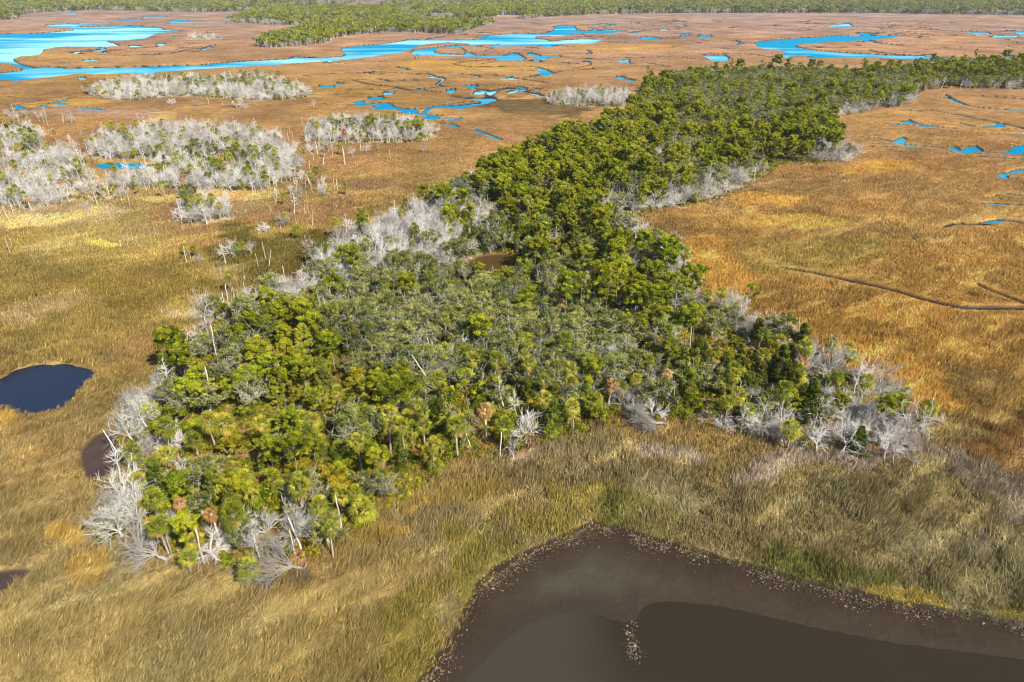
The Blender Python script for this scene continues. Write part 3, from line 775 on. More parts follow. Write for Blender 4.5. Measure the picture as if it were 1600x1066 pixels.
nmud = fbm(gx / 2.2, gy / 2.2, 401, 3)[:, None]
mcol = lin((42, 34, 30)) * (.65 + .7 * nmud)
mcol = np.where((s_pin < 2)[:, None], lin((92, 72, 30)) * (.6 + .8 * nmud), mcol)
mcol = np.where((s_mud < 1)[:, None], lin((74, 58, 52)) * (.7 + .6 * nmud), mcol)
bshelf = smooth(-1.0, -9, s_bay)[:, None]
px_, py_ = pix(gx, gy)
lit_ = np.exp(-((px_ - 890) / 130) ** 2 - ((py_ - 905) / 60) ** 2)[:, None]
bcol = (lin((64, 51, 37)) * (1 - bshelf) + (lin((78, 66, 49)) * (1 - lit_) + lin((86, 79, 62)) * lit_) * bshelf) * .70 * (.82 + .36 * nmud)  # mud tone: brown at the bank, paler olive grey out on the shelf
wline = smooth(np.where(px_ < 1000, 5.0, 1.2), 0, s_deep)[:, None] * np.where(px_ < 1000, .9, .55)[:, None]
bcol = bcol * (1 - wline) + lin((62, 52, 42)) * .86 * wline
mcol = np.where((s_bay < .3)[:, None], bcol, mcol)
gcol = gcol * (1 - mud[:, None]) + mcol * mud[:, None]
nr, nc = GX.shape
ii = np.arange(nr * nc).reshape(nr, nc)
quads = np.stack([ii[:-1, :-1], ii[:-1, 1:], ii[1:, 1:], ii[1:, :-1]], -1).reshape(-1, 4)

def ground_mat():
    m, nt, out = mat("marsh_ground")
    at = N(nt, "ShaderNodeAttribute", attribute_name="cover")
    mu = N(nt, "ShaderNodeAttribute", attribute_name="mud")
    ge = N(nt, "ShaderNodeNewGeometry")
    f = None
    for s, d, lo, hi in ((1.1, 3, .62, 1.38), (.22, 4, .72, 1.28), (.03, 4, .80, 1.20)):
        no = N(nt, "ShaderNodeTexNoise")
        no.inputs['Scale'].default_value = s
        no.inputs['Detail'].default_value = d
        nt.links.new(ge.outputs['Position'], no.inputs['Vector'])
        mr = N(nt, "ShaderNodeMapRange")
        mr.inputs['From Min'].default_value, mr.inputs['From Max'].default_value = .3, .7
        mr.inputs['To Min'].default_value, mr.inputs['To Max'].default_value = lo, hi
        nt.links.new(no.outputs['Fac'], mr.inputs['Value'])
        f = mr.outputs[0] if f is None else math_n(nt, 'MULTIPLY', f, mr.outputs[0])
        if s == 1.1:
            nb = no
    f1 = N(nt, "ShaderNodeMix")
    nt.links.new(mu.outputs['Fac'], f1.inputs['Factor'])
    nt.links.new(f, f1.inputs['A'])
    f1.inputs['B'].default_value = 1.0
    col = mul_col(nt, at.outputs['Color'], f1.outputs[0])
    b = N(nt, "ShaderNodeBsdfPrincipled")
    nt.links.new(col, b.inputs['Base Color'])
    rg = math_n(nt, 'SUBTRACT', .95, math_n(nt, 'MULTIPLY', mu.outputs['Fac'], .45))
    nt.links.new(rg, b.inputs['Roughness'])
    nt.links.new(math_n(nt, 'MULTIPLY', mu.outputs['Fac'], .15), b.inputs['Specular IOR Level'])
    bp = N(nt, "ShaderNodeBump")
    bp.inputs['Strength'].default_value = .6
    bp.inputs['Distance'].default_value = .25
    nt.links.new(nb.outputs['Fac'], bp.inputs['Height'])
    nt.links.new(bp.outputs[0], b.inputs['Normal'])
    nt.links.new(b.outputs[0], out.inputs[0])
    return m

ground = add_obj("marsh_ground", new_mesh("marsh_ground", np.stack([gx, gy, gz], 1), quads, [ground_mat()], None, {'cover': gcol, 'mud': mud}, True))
ground["kind"] = "structure"
del GX, GY, quads, ii

# ------------------------------------------------------------------ water
def water_mat(name, deep, rough, tint=None, spec=.5, wave=2.0, strength=.15, pale=None, attr=False, gloss=None):
    m, nt, out = mat(name)
    ge = N(nt, "ShaderNodeNewGeometry")
    b = N(nt, "ShaderNodeBsdfPrincipled")
    b.inputs['Base Color'].default_value = (*deep, 1)
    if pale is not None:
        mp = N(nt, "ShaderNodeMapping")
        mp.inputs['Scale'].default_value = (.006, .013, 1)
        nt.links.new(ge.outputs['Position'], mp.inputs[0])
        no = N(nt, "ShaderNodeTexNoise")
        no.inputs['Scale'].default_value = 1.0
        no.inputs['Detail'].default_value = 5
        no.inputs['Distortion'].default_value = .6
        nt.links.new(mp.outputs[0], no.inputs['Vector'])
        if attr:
            at = N(nt, "ShaderNodeAttribute", attribute_name="shoal_glare")
            fac = math_n(nt, 'ADD', at.outputs['Fac'], math_n(nt, 'MULTIPLY', math_n(nt, 'SUBTRACT', no.outputs['Fac'], .5), 2.6))  # noise streaks: painted sky glare on river and creeks, silt in the bay
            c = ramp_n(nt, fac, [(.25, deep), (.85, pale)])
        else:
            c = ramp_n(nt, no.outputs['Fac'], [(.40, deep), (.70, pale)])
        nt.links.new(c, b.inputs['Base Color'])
    b.inputs['Roughness'].default_value = rough
    b.inputs['IOR'].default_value = 1.333
    b.inputs['Specular IOR Level'].default_value = spec
    if tint:
        b.inputs['Specular Tint'].default_value = (*tint, 1)
    no2 = N(nt, "ShaderNodeTexNoise")
    no2.inputs['Scale'].default_value = wave
    no2.inputs['Detail'].default_value = 2
    nt.links.new(ge.outputs['Position'], no2.inputs['Vector'])
    bp = N(nt, "ShaderNodeBump")
    bp.inputs['Strength'].default_value = strength
    bp.inputs['Distance'].default_value = .1
    nt.links.new(no2.outputs['Fac'], bp.inputs['Height'])
    nt.links.new(bp.outputs[0], b.inputs['Normal'])
    if gloss is None:
        nt.links.new(b.outputs[0], out.inputs[0])
        return m
    d, g, mx = N(nt, "ShaderNodeBsdfDiffuse"), N(nt, "ShaderNodeBsdfGlossy"), N(nt, "ShaderNodeMixShader")
    nt.links.new(c, d.inputs[0])
    g.inputs[0].default_value = (*tint, 1)
    g.inputs['Roughness'].default_value = rough
    nt.links.new(bp.outputs[0], g.inputs['Normal'])
    mx.inputs[0].default_value = gloss
    nt.links.new(d.outputs[0], mx.inputs[1])
    nt.links.new(g.outputs[0], mx.inputs[2])
    nt.links.new(mx.outputs[0], out.inputs[0])
    return m

def sheet(name, x0, x1, y0, y1, z, m, n=1, attr=None):
    xs, ys = np.linspace(x0, x1, n + 1), np.linspace(y0, y1, n + 1)
    X, Y = np.meshgrid(xs, ys)
    k = np.arange((n + 1) ** 2).reshape(n + 1, n + 1)
    q = np.stack([k[:-1, :-1], k[:-1, 1:], k[1:, 1:], k[1:, :-1]], -1).reshape(-1, 4)
    a = {'shoal_glare': attr(X.ravel(), Y.ravel())} if attr else None
    o = add_obj(name, new_mesh(name, np.stack([X.ravel(), Y.ravel(), np.full(X.size, z)], 1), q, [m], None, a))
    o["kind"] = "structure"
    return o

def river_glare(x, y):  # white sky glare over pale shallows, painted into the water colour
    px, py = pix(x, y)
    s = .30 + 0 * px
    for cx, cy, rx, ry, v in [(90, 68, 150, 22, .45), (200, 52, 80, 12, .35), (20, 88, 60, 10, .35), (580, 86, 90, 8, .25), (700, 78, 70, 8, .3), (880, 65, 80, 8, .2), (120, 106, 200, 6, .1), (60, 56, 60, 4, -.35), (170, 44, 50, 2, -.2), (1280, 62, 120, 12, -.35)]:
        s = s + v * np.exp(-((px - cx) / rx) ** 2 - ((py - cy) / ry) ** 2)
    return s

sheet("creek_water", -600, 600, 232, 520, -.75, water_mat("creek_water", (.0, .26, .48), .25, (.03, .55, .80), .5, .5, .5, (.10, .50, .66), True, .33), 120, river_glare)
sheet("river_water", -3000, 3000, 520, 4200, -1.45, water_mat("river_water", (.0, .30, .52), .25, (.03, .55, .80), .5, .5, .5, (.42, .90, .90), True, .33), 260, river_glare)  # the pale tone is white glare painted into the diffuse colour
M_BAY = water_mat("bay_water", (.032, .024, .014), .12, None, .2, 2.2, .06, (.050, .042, .029), True)
sheet("bay_water", -62, 190, -25, 95, -.80, M_BAY, 120, lambda x, y: smooth(-17, -1, sd_poly(x, y, W_DEEP, 30)) * smooth(1000, 880, pix(x, y)[0]) * .85 + .1)
sheet("pond_water", -135, -70, 100, 150, -.62, water_mat("pond_water", (.014, .022, .044), .12, (.7, .85, 1), .6, 3, .10))
sheet("pool_water", -22, 8, 176, 214, -.72, water_mat("pool_water", (.085, .050, .016), .12, None, .3, 3, .05))
# ------------------------------------------------------------------ where the trees stand
FIELD = {
 'pine_tree': (.17, [(850, 260, 150, 55, 1.5), (960, 210, 110, 50, 1.6), (770, 300, 80, 50, 1.1), (1010, 150, 40, 25, 2), (1240, 230, 70, 30, 1.6), (330, 620, 110, 110, 1.4), (430, 740, 110, 80, .9), (985, 490, 40, 50, 2.5), (640, 660, 60, 40, 1.2), (480, 570, 60, 60, .8), (1080, 540, 60, 40, .8), (1480, 118, 150, 16, 1), (1180, 260, 60, 25, 1.5), (900, 330, 60, 40, 1)]),
 'oak_tree': (.25, [(650, 530, 180, 80, 2.4), (1130, 170, 150, 45, 3.4), (1050, 240, 110, 50, 2), (950, 570, 120, 60, 1.8), (560, 490, 120, 50, 1.5), (900, 420, 100, 40, 1), (1400, 128, 200, 18, 2)]),
 'palm_tree': (.36, [(400, 780, 180, 90, 2.4), (750, 690, 180, 50, 2.2), (500, 710, 100, 60, 1.3), (1170, 620, 110, 60, 1.7), (250, 760, 50, 80, .9), (520, 530, 80, 50, .7), (950, 650, 120, 40, 1.4), (1330, 640, 80, 50, .5), (850, 340, 120, 40, .5), (620, 380, 100, 50, .5)]),
 'cedar_tree': (.08, [(1180, 610, 90, 50, 2.2), (800, 370, 100, 40, 2.4), (900, 360, 80, 40, 1.6), (300, 790, 60, 40, .8), (720, 710, 150, 40, .6), (760, 330, 60, 40, 1)]),
 'shrub': (.26, [(300, 720, 120, 90, 1.2), (420, 800, 140, 60, 1.6), (560, 640, 120, 60, .8), (740, 690, 150, 30, 1.2), (330, 540, 60, 60, .8), (460, 500, 60, 30, .6)]),
 'bare_tree': (.05, [(200, 720, 26, 80, 8), (190, 815, 36, 42, 8), (222, 630, 36, 50, 7), (300, 525, 30, 50, 6), (350, 490, 50, 18, 5), (455, 462, 60, 26, 9), (575, 398, 120, 46, 9), (690, 340, 70, 40, 7), (500, 435, 60, 26, 8), (640, 330, 40, 20, 5), (1370, 660, 90, 60, 7), (1062, 410, 30, 55, 12), (985, 348, 40, 18, 7), (1160, 296, 70, 16, 5), (1325, 248, 40, 10, 8), (1345, 182, 60, 9, 3.5), (1230, 680, 80, 26, 4), (310, 870, 110, 26, 3), (302, 530, 20, 50, 4), (1200, 510, 60, 34, 7), (1090, 655, 60, 14, 3)]),
}
ISLE_MIX = {'bare_tree': 1.0, 'palm_tree': .15, 'tree_snag': .20, 'shrub': .05, 'dead_palm': .03}
HEART_MIX = {'oak_tree': .15, 'palm_tree': .6, 'shrub': .3, 'bare_tree': 1.2, 'cedar_tree': .1, 'tree_snag': .15}
MEAN_R = {'pine_tree': 2.6, 'oak_tree': 3.6, 'palm_tree': 1.6, 'cedar_tree': 1.9, 'shrub': 1.7, 'bare_tree': 1.8, 'tree_snag': .7, 'dead_palm': 1.4}
TREES = []      # dict(kind, var, x, y, s, rz, label)

# trees one can pick out by eye: kind, variant, foot (photo pixel), height in photo pixels, turn, label
HAND = [
 ('uprooted_tree', 0, 474, 892, 6.6, rad(0), "big uprooted grey tree with fanned branches lying at the wood's lower left tip"),
 ('uprooted_tree', 1, 262, 878, 4.8, rad(-15), "small uprooted grey tree fanned out beside the pair of tall palms"),
 ('uprooted_tree', 1, 1034, 664, 5.2, rad(20), "uprooted tree with pale spread roots at the wood's edge above the bay"),
 ('uprooted_tree', 0, 1372, 628, 5.5, rad(-170), "uprooted pale tree with branches streaming right on the wood's right tip"),
 ('palm_tree', 1, 264, 866, 62, 0, "tall palm at left in the close pair above the marsh edge"),
 ('palm_tree', 3, 269, 869, 60, 1, "tall palm at right in the close pair above the marsh edge"),
 ('palm_tree', 2, 299, 896, 38, 2, "yellow-green palm leaning outwards over the marsh grass"),
 ('palm_tree', 5, 312, 882, 44, 2.4, "yellow-green palm standing just behind the outward leaning one"),
 ('palm_tree', 4, 394, 908, 34, .5, "lone small palm in the grass left of the big uprooted tree"),
 ('palm_tree', 3, 521, 872, 56, 0, "lone slim pale-trunked palm right of the big uprooted tree"),
 ('dead_palm', 0, 344, 842, 50, 0, "dead palm with drooping tan head beside the bleached pole"),
 ('palm_tree', 0, 231, 820, 40, 0, "palm with tan skirt in front of the big grey bare trees"),
 ('tree_snag', 2, 319, 882, 58, 0, "bleached grey pole among bare trees at the wood's lower edge"),
 ('bare_tree', 1, 334, 868, 36, 0, "bare twiggy bush behind the bleached grey pole"),
 ('bare_tree', 0, 418, 838, 44, 0, "small pale bare tree on the slope above the big uprooted tree"),
 ('bare_tree', 4, 196, 788, 56, 0, "large feathery grey tree right below the dark mud patch"),
 ('bare_tree', 0, 212, 806, 56, 1, "large grey bare tree overhanging the wood's left flank"),
 ('bare_tree', 4, 190, 838, 54, 2, "lichen-pale feathery tree above the lower left marsh"),
 ('bare_tree', 3, 218, 858, 50, 3, "bare tree with crooked limbs left of the pair of tall palms"),
 ('tree_snag', 3, 182, 706, 34, 3.1, "leaning bleached trunk beside the dark mud patch"),
 ('tree_snag', 2, 334, 642, 70, 0, "tallest grey pole standing up through the left pines"),
 ('tree_snag', 2, 340, 566, 60, 0, "tall pale pole near the wood's upper left edge"),
 ('pine_tree', 4, 735, 677, 100, 0, "tall slim pine on a long bare trunk at the wood's centre front"),
 ('pine_tree', 3, 613, 680, 88, 1, "flat-topped forked pine on the centre left of the wood"),
 ('pine_tree', 3, 590, 640, 60, 1.5, "broad bright pine just behind the flat-topped forked pine"),
 ('tree_snag', 4, 700, 640, 80, rad(170), "long grey leaning trunk at the middle of the near wood"),
 ('tree_snag', 2, 781, 720, 46, 0, "bleached pole standing in grass on the wood's front edge"),
 ('bare_tree', 6, 803, 718, 40, 0, "arched bare tree on the grass edge beside a bleached pole"),
 ('pine_tree', 1, 883, 516, 92, 0, "tall pine on long bare trunk, leftmost in the row below the brown pool"),
 ('pine_tree', 4, 909, 514, 90, 0, "tall thin pine, second in the row below the brown pool"),
 ('pine_tree', 1, 935, 506, 92, 0, "tall narrow pine, third in the row below the brown pool"),
 ('pine_tree', 4, 943, 512, 88, 2, "tall thin pine, fourth in the row below the brown pool"),
 ('pine_tree', 1, 962, 492, 84, 2, "tall narrow pine at the right end of the row below the brown pool"),
 ('dead_palm', 0, 1247, 602, 46, 0, "dead palm with round golden-brown head below the grey dome tree"),
 ('palm_tree', 3, 1234, 550, 34, 0, "thin lone palm standing in golden marsh beside the wood's right flank"),
 ('palm_tree', 3, 1121, 498, 50, 0, "slim palm rising above the wood's right shoulder"),
 ('pine_tree', 4, 1166, 506, 64, 0, "sparse pine rising alone above the wood's right shoulder"),
 ('bare_tree', 0, 1290, 592, 62, 0, "big grey dome-shaped bare tree on the wood's right tip"),
 ('bare_tree', 3, 1416, 684, 62, 0, "bare white tree at the far right end of the wood"),
 ('bare_tree', 6, 1275, 708, 50, 0, "crooked bare tree at the lower edge near the right tip"),
 ('bare_tree', 3, 1316, 708, 52, 2, "pale tree with tan twigs at the lower edge near the right tip"),
 ('bare_tree', 6, 1380, 718, 50, 1, "bare tree on the lowest corner of the right tip"),
 ('bare_tree', 3, 1404, 722, 42, 3, "low spreading bare tree on the lowest corner of the right tip"),
 ('palm_tree', 2, 1230, 702, 48, 0, "lone green palm on the lower edge of the right tip"),
 ('palm_tree', 5, 1158, 668, 40, 0, "palm with pale trunk above the twiggy lower right edge"),
 ('palm_tree', 1, 1297, 624, 46, 0, "palm with brown skirt below the grey dome tree"),
 ('palm_tree', 0, 1340, 634, 50, 0, "palm between the grey dome tree and the streaming uprooted tree"),
 ('tree_snag', 3, 1350, 590, 38, 0, "thin leaning pole at the edge of the golden marsh"),
 ('bare_tree', 3, 317, 488, 40, 0, "white forked bare tree at the wood's upper left corner"),
 ('palm_tree', 3, 363, 462, 40, 0, "ragged palm among poles at the wood's upper left corner"),
 ('dead_palm', 0, 489, 480, 34, 0, "dead palm with orange head on the wood's upper left edge"),
 ('palm_tree', 3, 560, 452, 44, 0, "slim palm at the back of the upper left dead wood"),
 ('palm_tree', 2, 292, 400, 22, 0, "small yellowish palm by the red marsh strip"),
 ('palm_tree', 2, 306, 402, 20, 0, "second small yellowish palm by the red marsh strip"),
 ('palm_tree', 4, 372, 400, 22, 0, "squat palm inside the little bare thicket on open marsh"),
 ('palm_tree', 2, 382, 398, 22, 1, "palm at the right of the little bare thicket on open marsh"),
 ('bare_tree', 1, 362, 400, 26, 0, "low bare bush of the little thicket on open marsh"),
 ('bare_tree', 6, 394, 398, 26, 0, "pale forked bush at the right of the little marsh thicket"),
 ('bare_tree', 1, 312, 410, 14, 0, "tiny bare bush between poles on the open marsh"),
 ('palm_tree', 4, 466, 372, 22, 0, "squat palm with grey skirt on the olive marsh"),
 ('bare_tree', 1, 414, 362, 16, 0, "low grey bush, left of two on the olive marsh"),
 ('bare_tree', 1, 442, 352, 18, 1, "low grey bush, right of two on the olive marsh"),
 ('palm_tree', 0, 526, 372, 34, 0, "green palm in the grey clump at the dead wood's left end"),
 ('tree_snag', 3, 488, 352, 20, 1.3, "fallen-looking reddish pole leaning on the olive marsh"),
]
SNAGS = [(15.5, 395, 24), (19.6, 383, 12), (54, 411, 14), (193.5, 376, 17), (202, 377, 14), (209, 381, 18), (190, 389, 15), (200, 387, 10), (226, 365, 11), (247, 373, 17), (292, 411, 29), (279, 410, 12), (299, 408, 16), (354, 413, 33), (349, 396, 15), (420, 416, 26), (415, 405, 28), (404, 417, 22), (383, 439, 16), (382, 453, 12), (412, 454, 20), (430, 443, 12), (437, 468, 14), (479, 417, 18), (446, 440, 26), (356, 470, 28), (367, 474, 26), (373, 474, 20), (353, 486, 30), (12, 342, 22), (21, 335, 24), (153, 320, 20), (254, 354, 16), (285, 359, 22), (323, 351, 24), (464, 354, 16), (440, 365, 14), (191, 366, 12), (462, 282, 20), (450, 286, 16), (472, 252, 22), (479, 222, 24), (539, 257, 30), (496, 240, 22), (520, 246, 20), (505, 258, 18), (485, 268, 18), (215, 185, 12), (222, 184, 10), (430, 300, 14), (400, 304, 14), (610, 520, 10), (60, 345, 12), (90, 330, 14)]
for i, (a, b, h) in enumerate([(1012, 136, 34), (1037, 138, 30), (1116, 126, 30), (1141, 124, 32), (1153, 124, 34), (1188, 124, 32), (1210, 122, 38), (1227, 123, 32), (1246, 125, 28), (1262, 122, 24), (1345, 120, 30), (1388, 117, 26), (1452, 113, 30), (1520, 108, 32), (1566, 106, 30), (905, 228, 44), (985, 190, 44), (1005, 160, 42), (860, 250, 48), (800, 280, 48)]):
    HAND.append(('pine_tree', [4, 3, 1, 4, 3][i % 5], a, b, h, i * 1.3, None))
for i, (a, b, h) in enumerate(SNAGS):
    HAND.append(('tree_snag', [0, 1, 2, 3, 0, 2][i % 6], a, b, h, i * 1.7, None))

def foot_scale(kind, var, x, y, hp):
    """scale that makes a tree hp photo pixels tall"""
    rng = math.sqrt(y * y + H * H)
    zc = y * CP + H * SP
    ppm = F / zc * (y / rng) / max(.5, math.cos(math.atan2(H, y) - PITCH))
    return hp / ppm / PROTO[kind][var]['hgt']

for k, v, a, b, hp, rz, lab in HAND:
    x, y = (float(q) for q in gnd(a, b))
    s = (hp / {0: 6.6, 1: 4.6}[v]) if k == 'uprooted_tree' else foot_scale(k, v, x, y, hp)
    TREES.append(dict(kind=k, var=v, x=x, y=y, s=s, rz=rz, label=lab, hand=True))
hx = [(t['x'], t['y'], MEAN_R.get(t['kind'], 2.0) * .8) for t in TREES]
for t in TREES:
    if t['kind'] == 'uprooted_tree':
        a = t['rz'] + math.pi
        hx += [(t['x'] + math.cos(a) * q * t['s'], t['y'] + math.sin(a) * q * t['s'] - 1.0, 3.2) for q in (0, 2.2, 4.4)]
hx = np.array(hx)

def scatter(W, s0, grow, mixf, seed, y0=0, y1=1e9):
    r = np.random.default_rng(seed)
    pts = []
    y = max(W[:, 1].min(), y0)
    while y < min(W[:, 1].max(), y1):
        s = s0 * (1 + grow * max(0, y - 200) / 600)
        x0, x1 = W[:, 0].min(), W[:, 0].max()
        lim = (y * CP + H * SP) * .95
        x0, x1 = max(x0, -lim), min(x1, lim)
        if x1 > x0:
            n = int((x1 - x0) / s)
            xs = x0 + (np.arange(n) + r.random(n)) * s
            pts.append(np.stack([xs, y + r.uniform(-.5, .5, n) * s], 1))
        y += s * .9
    P = np.concatenate(pts)
    P = P[inside(P[:, 0], P[:, 1], W)]
    P = P[~inside(P[:, 0], P[:, 1], W_POOLIN if s0 < 2 else W_OPEN)]
    ok = np.ones(len(P), bool)
    for hx_, hy_, hr in hx:
        ok &= (P[:, 0] - hx_) ** 2 + (P[:, 1] - hy_) ** 2 > hr ** 2
    P = P[ok]
    kinds, wts = mixf(P[:, 0], P[:, 1])
    wts = wts / wts.sum(1, keepdims=True)
    cs = np.cumsum(wts, 1)
    pick = (r.random((len(P), 1)) > cs).sum(1)
    return P, [kinds[min(i, len(kinds) - 1)] for i in pick], r

def main_mix(x, y):
    px, py = pix(x, y)
    ks = list(FIELD)
    w_ = np.stack([FIELD[k][0] + ell(px, py, FIELD[k][1]) for k in ks], 1)
    n = fbm(x / 9, y / 9, 900, 2)
    for i, k in enumerate(ks):
        w_[:, i] *= .45 + 1.3 * vnoise(x / 8 + 31 * i, y / 8 - 17 * i, 910 + i) ** 2 * 2
    ed = -sd_poly(x, y, W_MAIN, 30)
    ks += ['tree_snag', 'dead_palm']
    e = smooth(11, 2.5, ed)
    left_ = smooth(330, 230, px) + ((py < 470) & (px < 760)) + (px > 960) * 1.0
    w_[:, ks.index('bare_tree')] += 2.2 * e * np.clip(left_, 0, 1)
    w_[:, ks.index('bare_tree')] += .08 + .3 * smooth(.6, .8, vnoise(x / 6, y / 6, 990))
    w_ = np.concatenate([w_, (.05 + .08 * e)[:, None], (.025 + .05 * e)[:, None]], 1)
    return ks, w_

def isle_mix(heart):
    def f(x, y):
        px, py = pix(x, y)
        ks = ['bare_tree', 'palm_tree', 'tree_snag', 'shrub', 'dead_palm', 'oak_tree', 'cedar_tree']
        a = np.array([ISLE_MIX.get(k, 0) for k in ks])
        b = np.array([HEART_MIX.get(k, 0) for k in ks])
        hh = np.exp(-((px - heart[0]) / heart[2]) ** 2 - ((py - heart[1]) / heart[3]) ** 2)[:, None]
        return ks, a * (1 - hh) + b * hh
    return f

def plant(P, K, r):
    for (x, y), k in zip(P, K):
        nv = len(PROTO[k])
        px, py = pix(x, y)
        v = int(r.integers(nv if k != 'tree_snag' else 4))
        s = r.uniform(.78, 1.18)
        if k == 'pine_tree':
            v = int(r.choice([0, 2, 5, 3, 1], p=[.3, .25, .15, .2, .1])) if py < 470 else int(r.choice([0, 2, 5, 3], p=[.25, .3, .35, .1]))
            s *= np.interp(py, [150, 300, 450, 560, 800], [.80, .84, .84, .68, .56])
        if k == 'oak_tree':
            s *= np.interp(py, [150, 300, 560, 800], [.82, .88, .88, .70])
        if k == 'bare_tree':
            v = int(r.choice(nv, p=[.24, .2, .14, .14, .12, .08, .08] if py > 345 or px > 700 else [.17, .12, .24, .13, .10, .16, .08]))
            s *= .9 if py < 480 else .78
        if k == 'palm_tree':
            s *= r.uniform(.8, 1.05)
        if k == 'cedar_tree':
            s *= .9
        if k == 'tree_snag':
            s *= .85
        if 690 < px < 850 and 425 < py < 480:
            s *= .62
        TREES.append(dict(kind=k, var=v, x=float(x), y=float(y), s=float(s), rz=float(r.uniform(0, 6.28)), label=None, hand=False))

def not_wet(P, K):
    d, c = wet_sd(P[:, 0], P[:, 1])
    px, py = pix(P[:, 0], P[:, 1])
    ok = (d > 1.0) & (c > .5) & ~((px > 140) & (px < 250) & (py > 250) & (py < 281))
    return P[ok], [k for k, o in zip(K, ok) if o]

P, K, r = scatter(W_MAIN, 3.0, .26, main_mix, 101)
gapn = fbm(P[:, 0] / 6.5, P[:, 1] / 6.5, 1001, 2)
keep = (np.where(P[:, 1] > 230, fbm(P[:, 0] / 13, P[:, 1] / 13, 1011, 2) + .0, gapn + .05 * (P[:, 1] < 150)) < .58) | (r.random(len(P)) < .22)
P, K = P[keep], [k for k, o in zip(K, keep) if o]
plant(P, K, r)
for i, (_, sp, heart) in enumerate(ISLES):
    P, K, r = scatter(W_ISLES[i], sp, 0, isle_mix(heart), 200 + i)
    P, K = not_wet(P, K)
    keep = fbm(P[:, 0] / 14, P[:, 1] / 14, 950 + i, 2) > (.41 if i in (2, 3) else .27)
    P, K = P[keep], [k for k, o in zip(K, keep) if o]
    plant(P, K, r)
# a thin fringe of stray bare trees on the open marsh around the grey woods
for (cx, cy, rx, ry, n) in [(380, 165, 110, 8, 14), (470, 290, 70, 25, 26), (100, 300, 120, 30, 30), (250, 300, 90, 20, 18), (510, 235, 40, 20, 16), (80, 190, 60, 12, 10), (430, 250, 60, 30, 20), (560, 240, 90, 10, 10), (140, 235, 50, 20, 30), (135, 300, 60, 20, 24), (450, 215, 40, 20, 16), (40, 190, 60, 12, 14), (500, 300, 60, 14, 8), (420, 330, 90, 20, 12)]:
    for _ in range(n):
        a, b = cx + RNG.normal(0, .5) * rx, cy + RNG.normal(0, .5) * ry
        x, y = (float(q) for q in gnd(a, b))
        k = str(RNG.choice(['bare_tree', 'tree_snag', 'palm_tree'], p=[.5, .4, .1]))
        v = int(RNG.integers(4 if k == 'tree_snag' else len(PROTO[k])))
        TREES.append(dict(kind=k, var=v, x=x, y=y, s=float(RNG.uniform(.6, .9)), rz=float(RNG.uniform(0, 6.28)), label=None, hand=False))

for t in TREES:
    t['rng'] = math.hypot(t['y'], t['x'], H)
    t['px'], t['py'] = (float(q) for q in pix(t['x'], t['y']))
    t['size'] = PROTO[t['kind']][t['var']]['hgt'] * t['s'] / t['rng']
    t['vis'] = -40 < t['px'] < 1640 and t['py'] < 1090

# ------------------------------------------------------------------ single trees as objects
NEAR_PARTS = 205.0
WORD = {'pine_tree': 'pine', 'oak_tree': 'oak', 'palm_tree': 'palm', 'dead_palm': 'dead palm', 'cedar_tree': 'cedar', 'bare_tree': 'bare tree', 'uprooted_tree': 'uprooted tree', 'tree_snag': 'bare trunk', 'shrub': 'shrub'}
GROUP = {'pine_tree': 'pines of the wooded island', 'oak_tree': 'oaks of the wooded island', 'palm_tree': 'palms of the wooded island and marsh', 'dead_palm': 'dead brown-headed palms', 'cedar_tree': 'dark cedars of the wooded island', 'bare_tree': 'bare grey trees killed by salt', 'uprooted_tree': 'uprooted trees at the edge of the wood', 'tree_snag': 'bleached trunks left standing', 'shrub': 'yellow-green shrubs in the wood'}

def spawn(t):
    d = PROTO[t['kind']][t['var']]
    if t['rng'] < NEAR_PARTS:
        o = bpy.data.objects.new(t['kind'], None)
        o.empty_display_size = .5
        COL.objects.link(o)
        for pn, me in d['parts'].items():
            p = bpy.data.objects.new(pn, me)
            COL.objects.link(p)
            p.parent = o
    else:
        o = bpy.data.objects.new(t['kind'], d['whole'])
        COL.objects.link(o)
    o.location = (t['x'], t['y'], 0)
    o.rotation_euler = (0, 0, t['rz'])
    o.scale = (t['s'],) * 3
    o["category"] = WORD[t['kind']]
    o["group"] = GROUP[t['kind']]
    t['obj'] = o
    return o

STUFF = []
ONE = {}
for k in PROTO:
    T = sorted([t for t in TREES if t['kind'] == k], key=lambda t: (not t['hand'], -t['size'] * t['vis']))
    ONE[k] = T[:300]
    STUFF += T[300:]
    for t in ONE[k]:
        spawn(t)

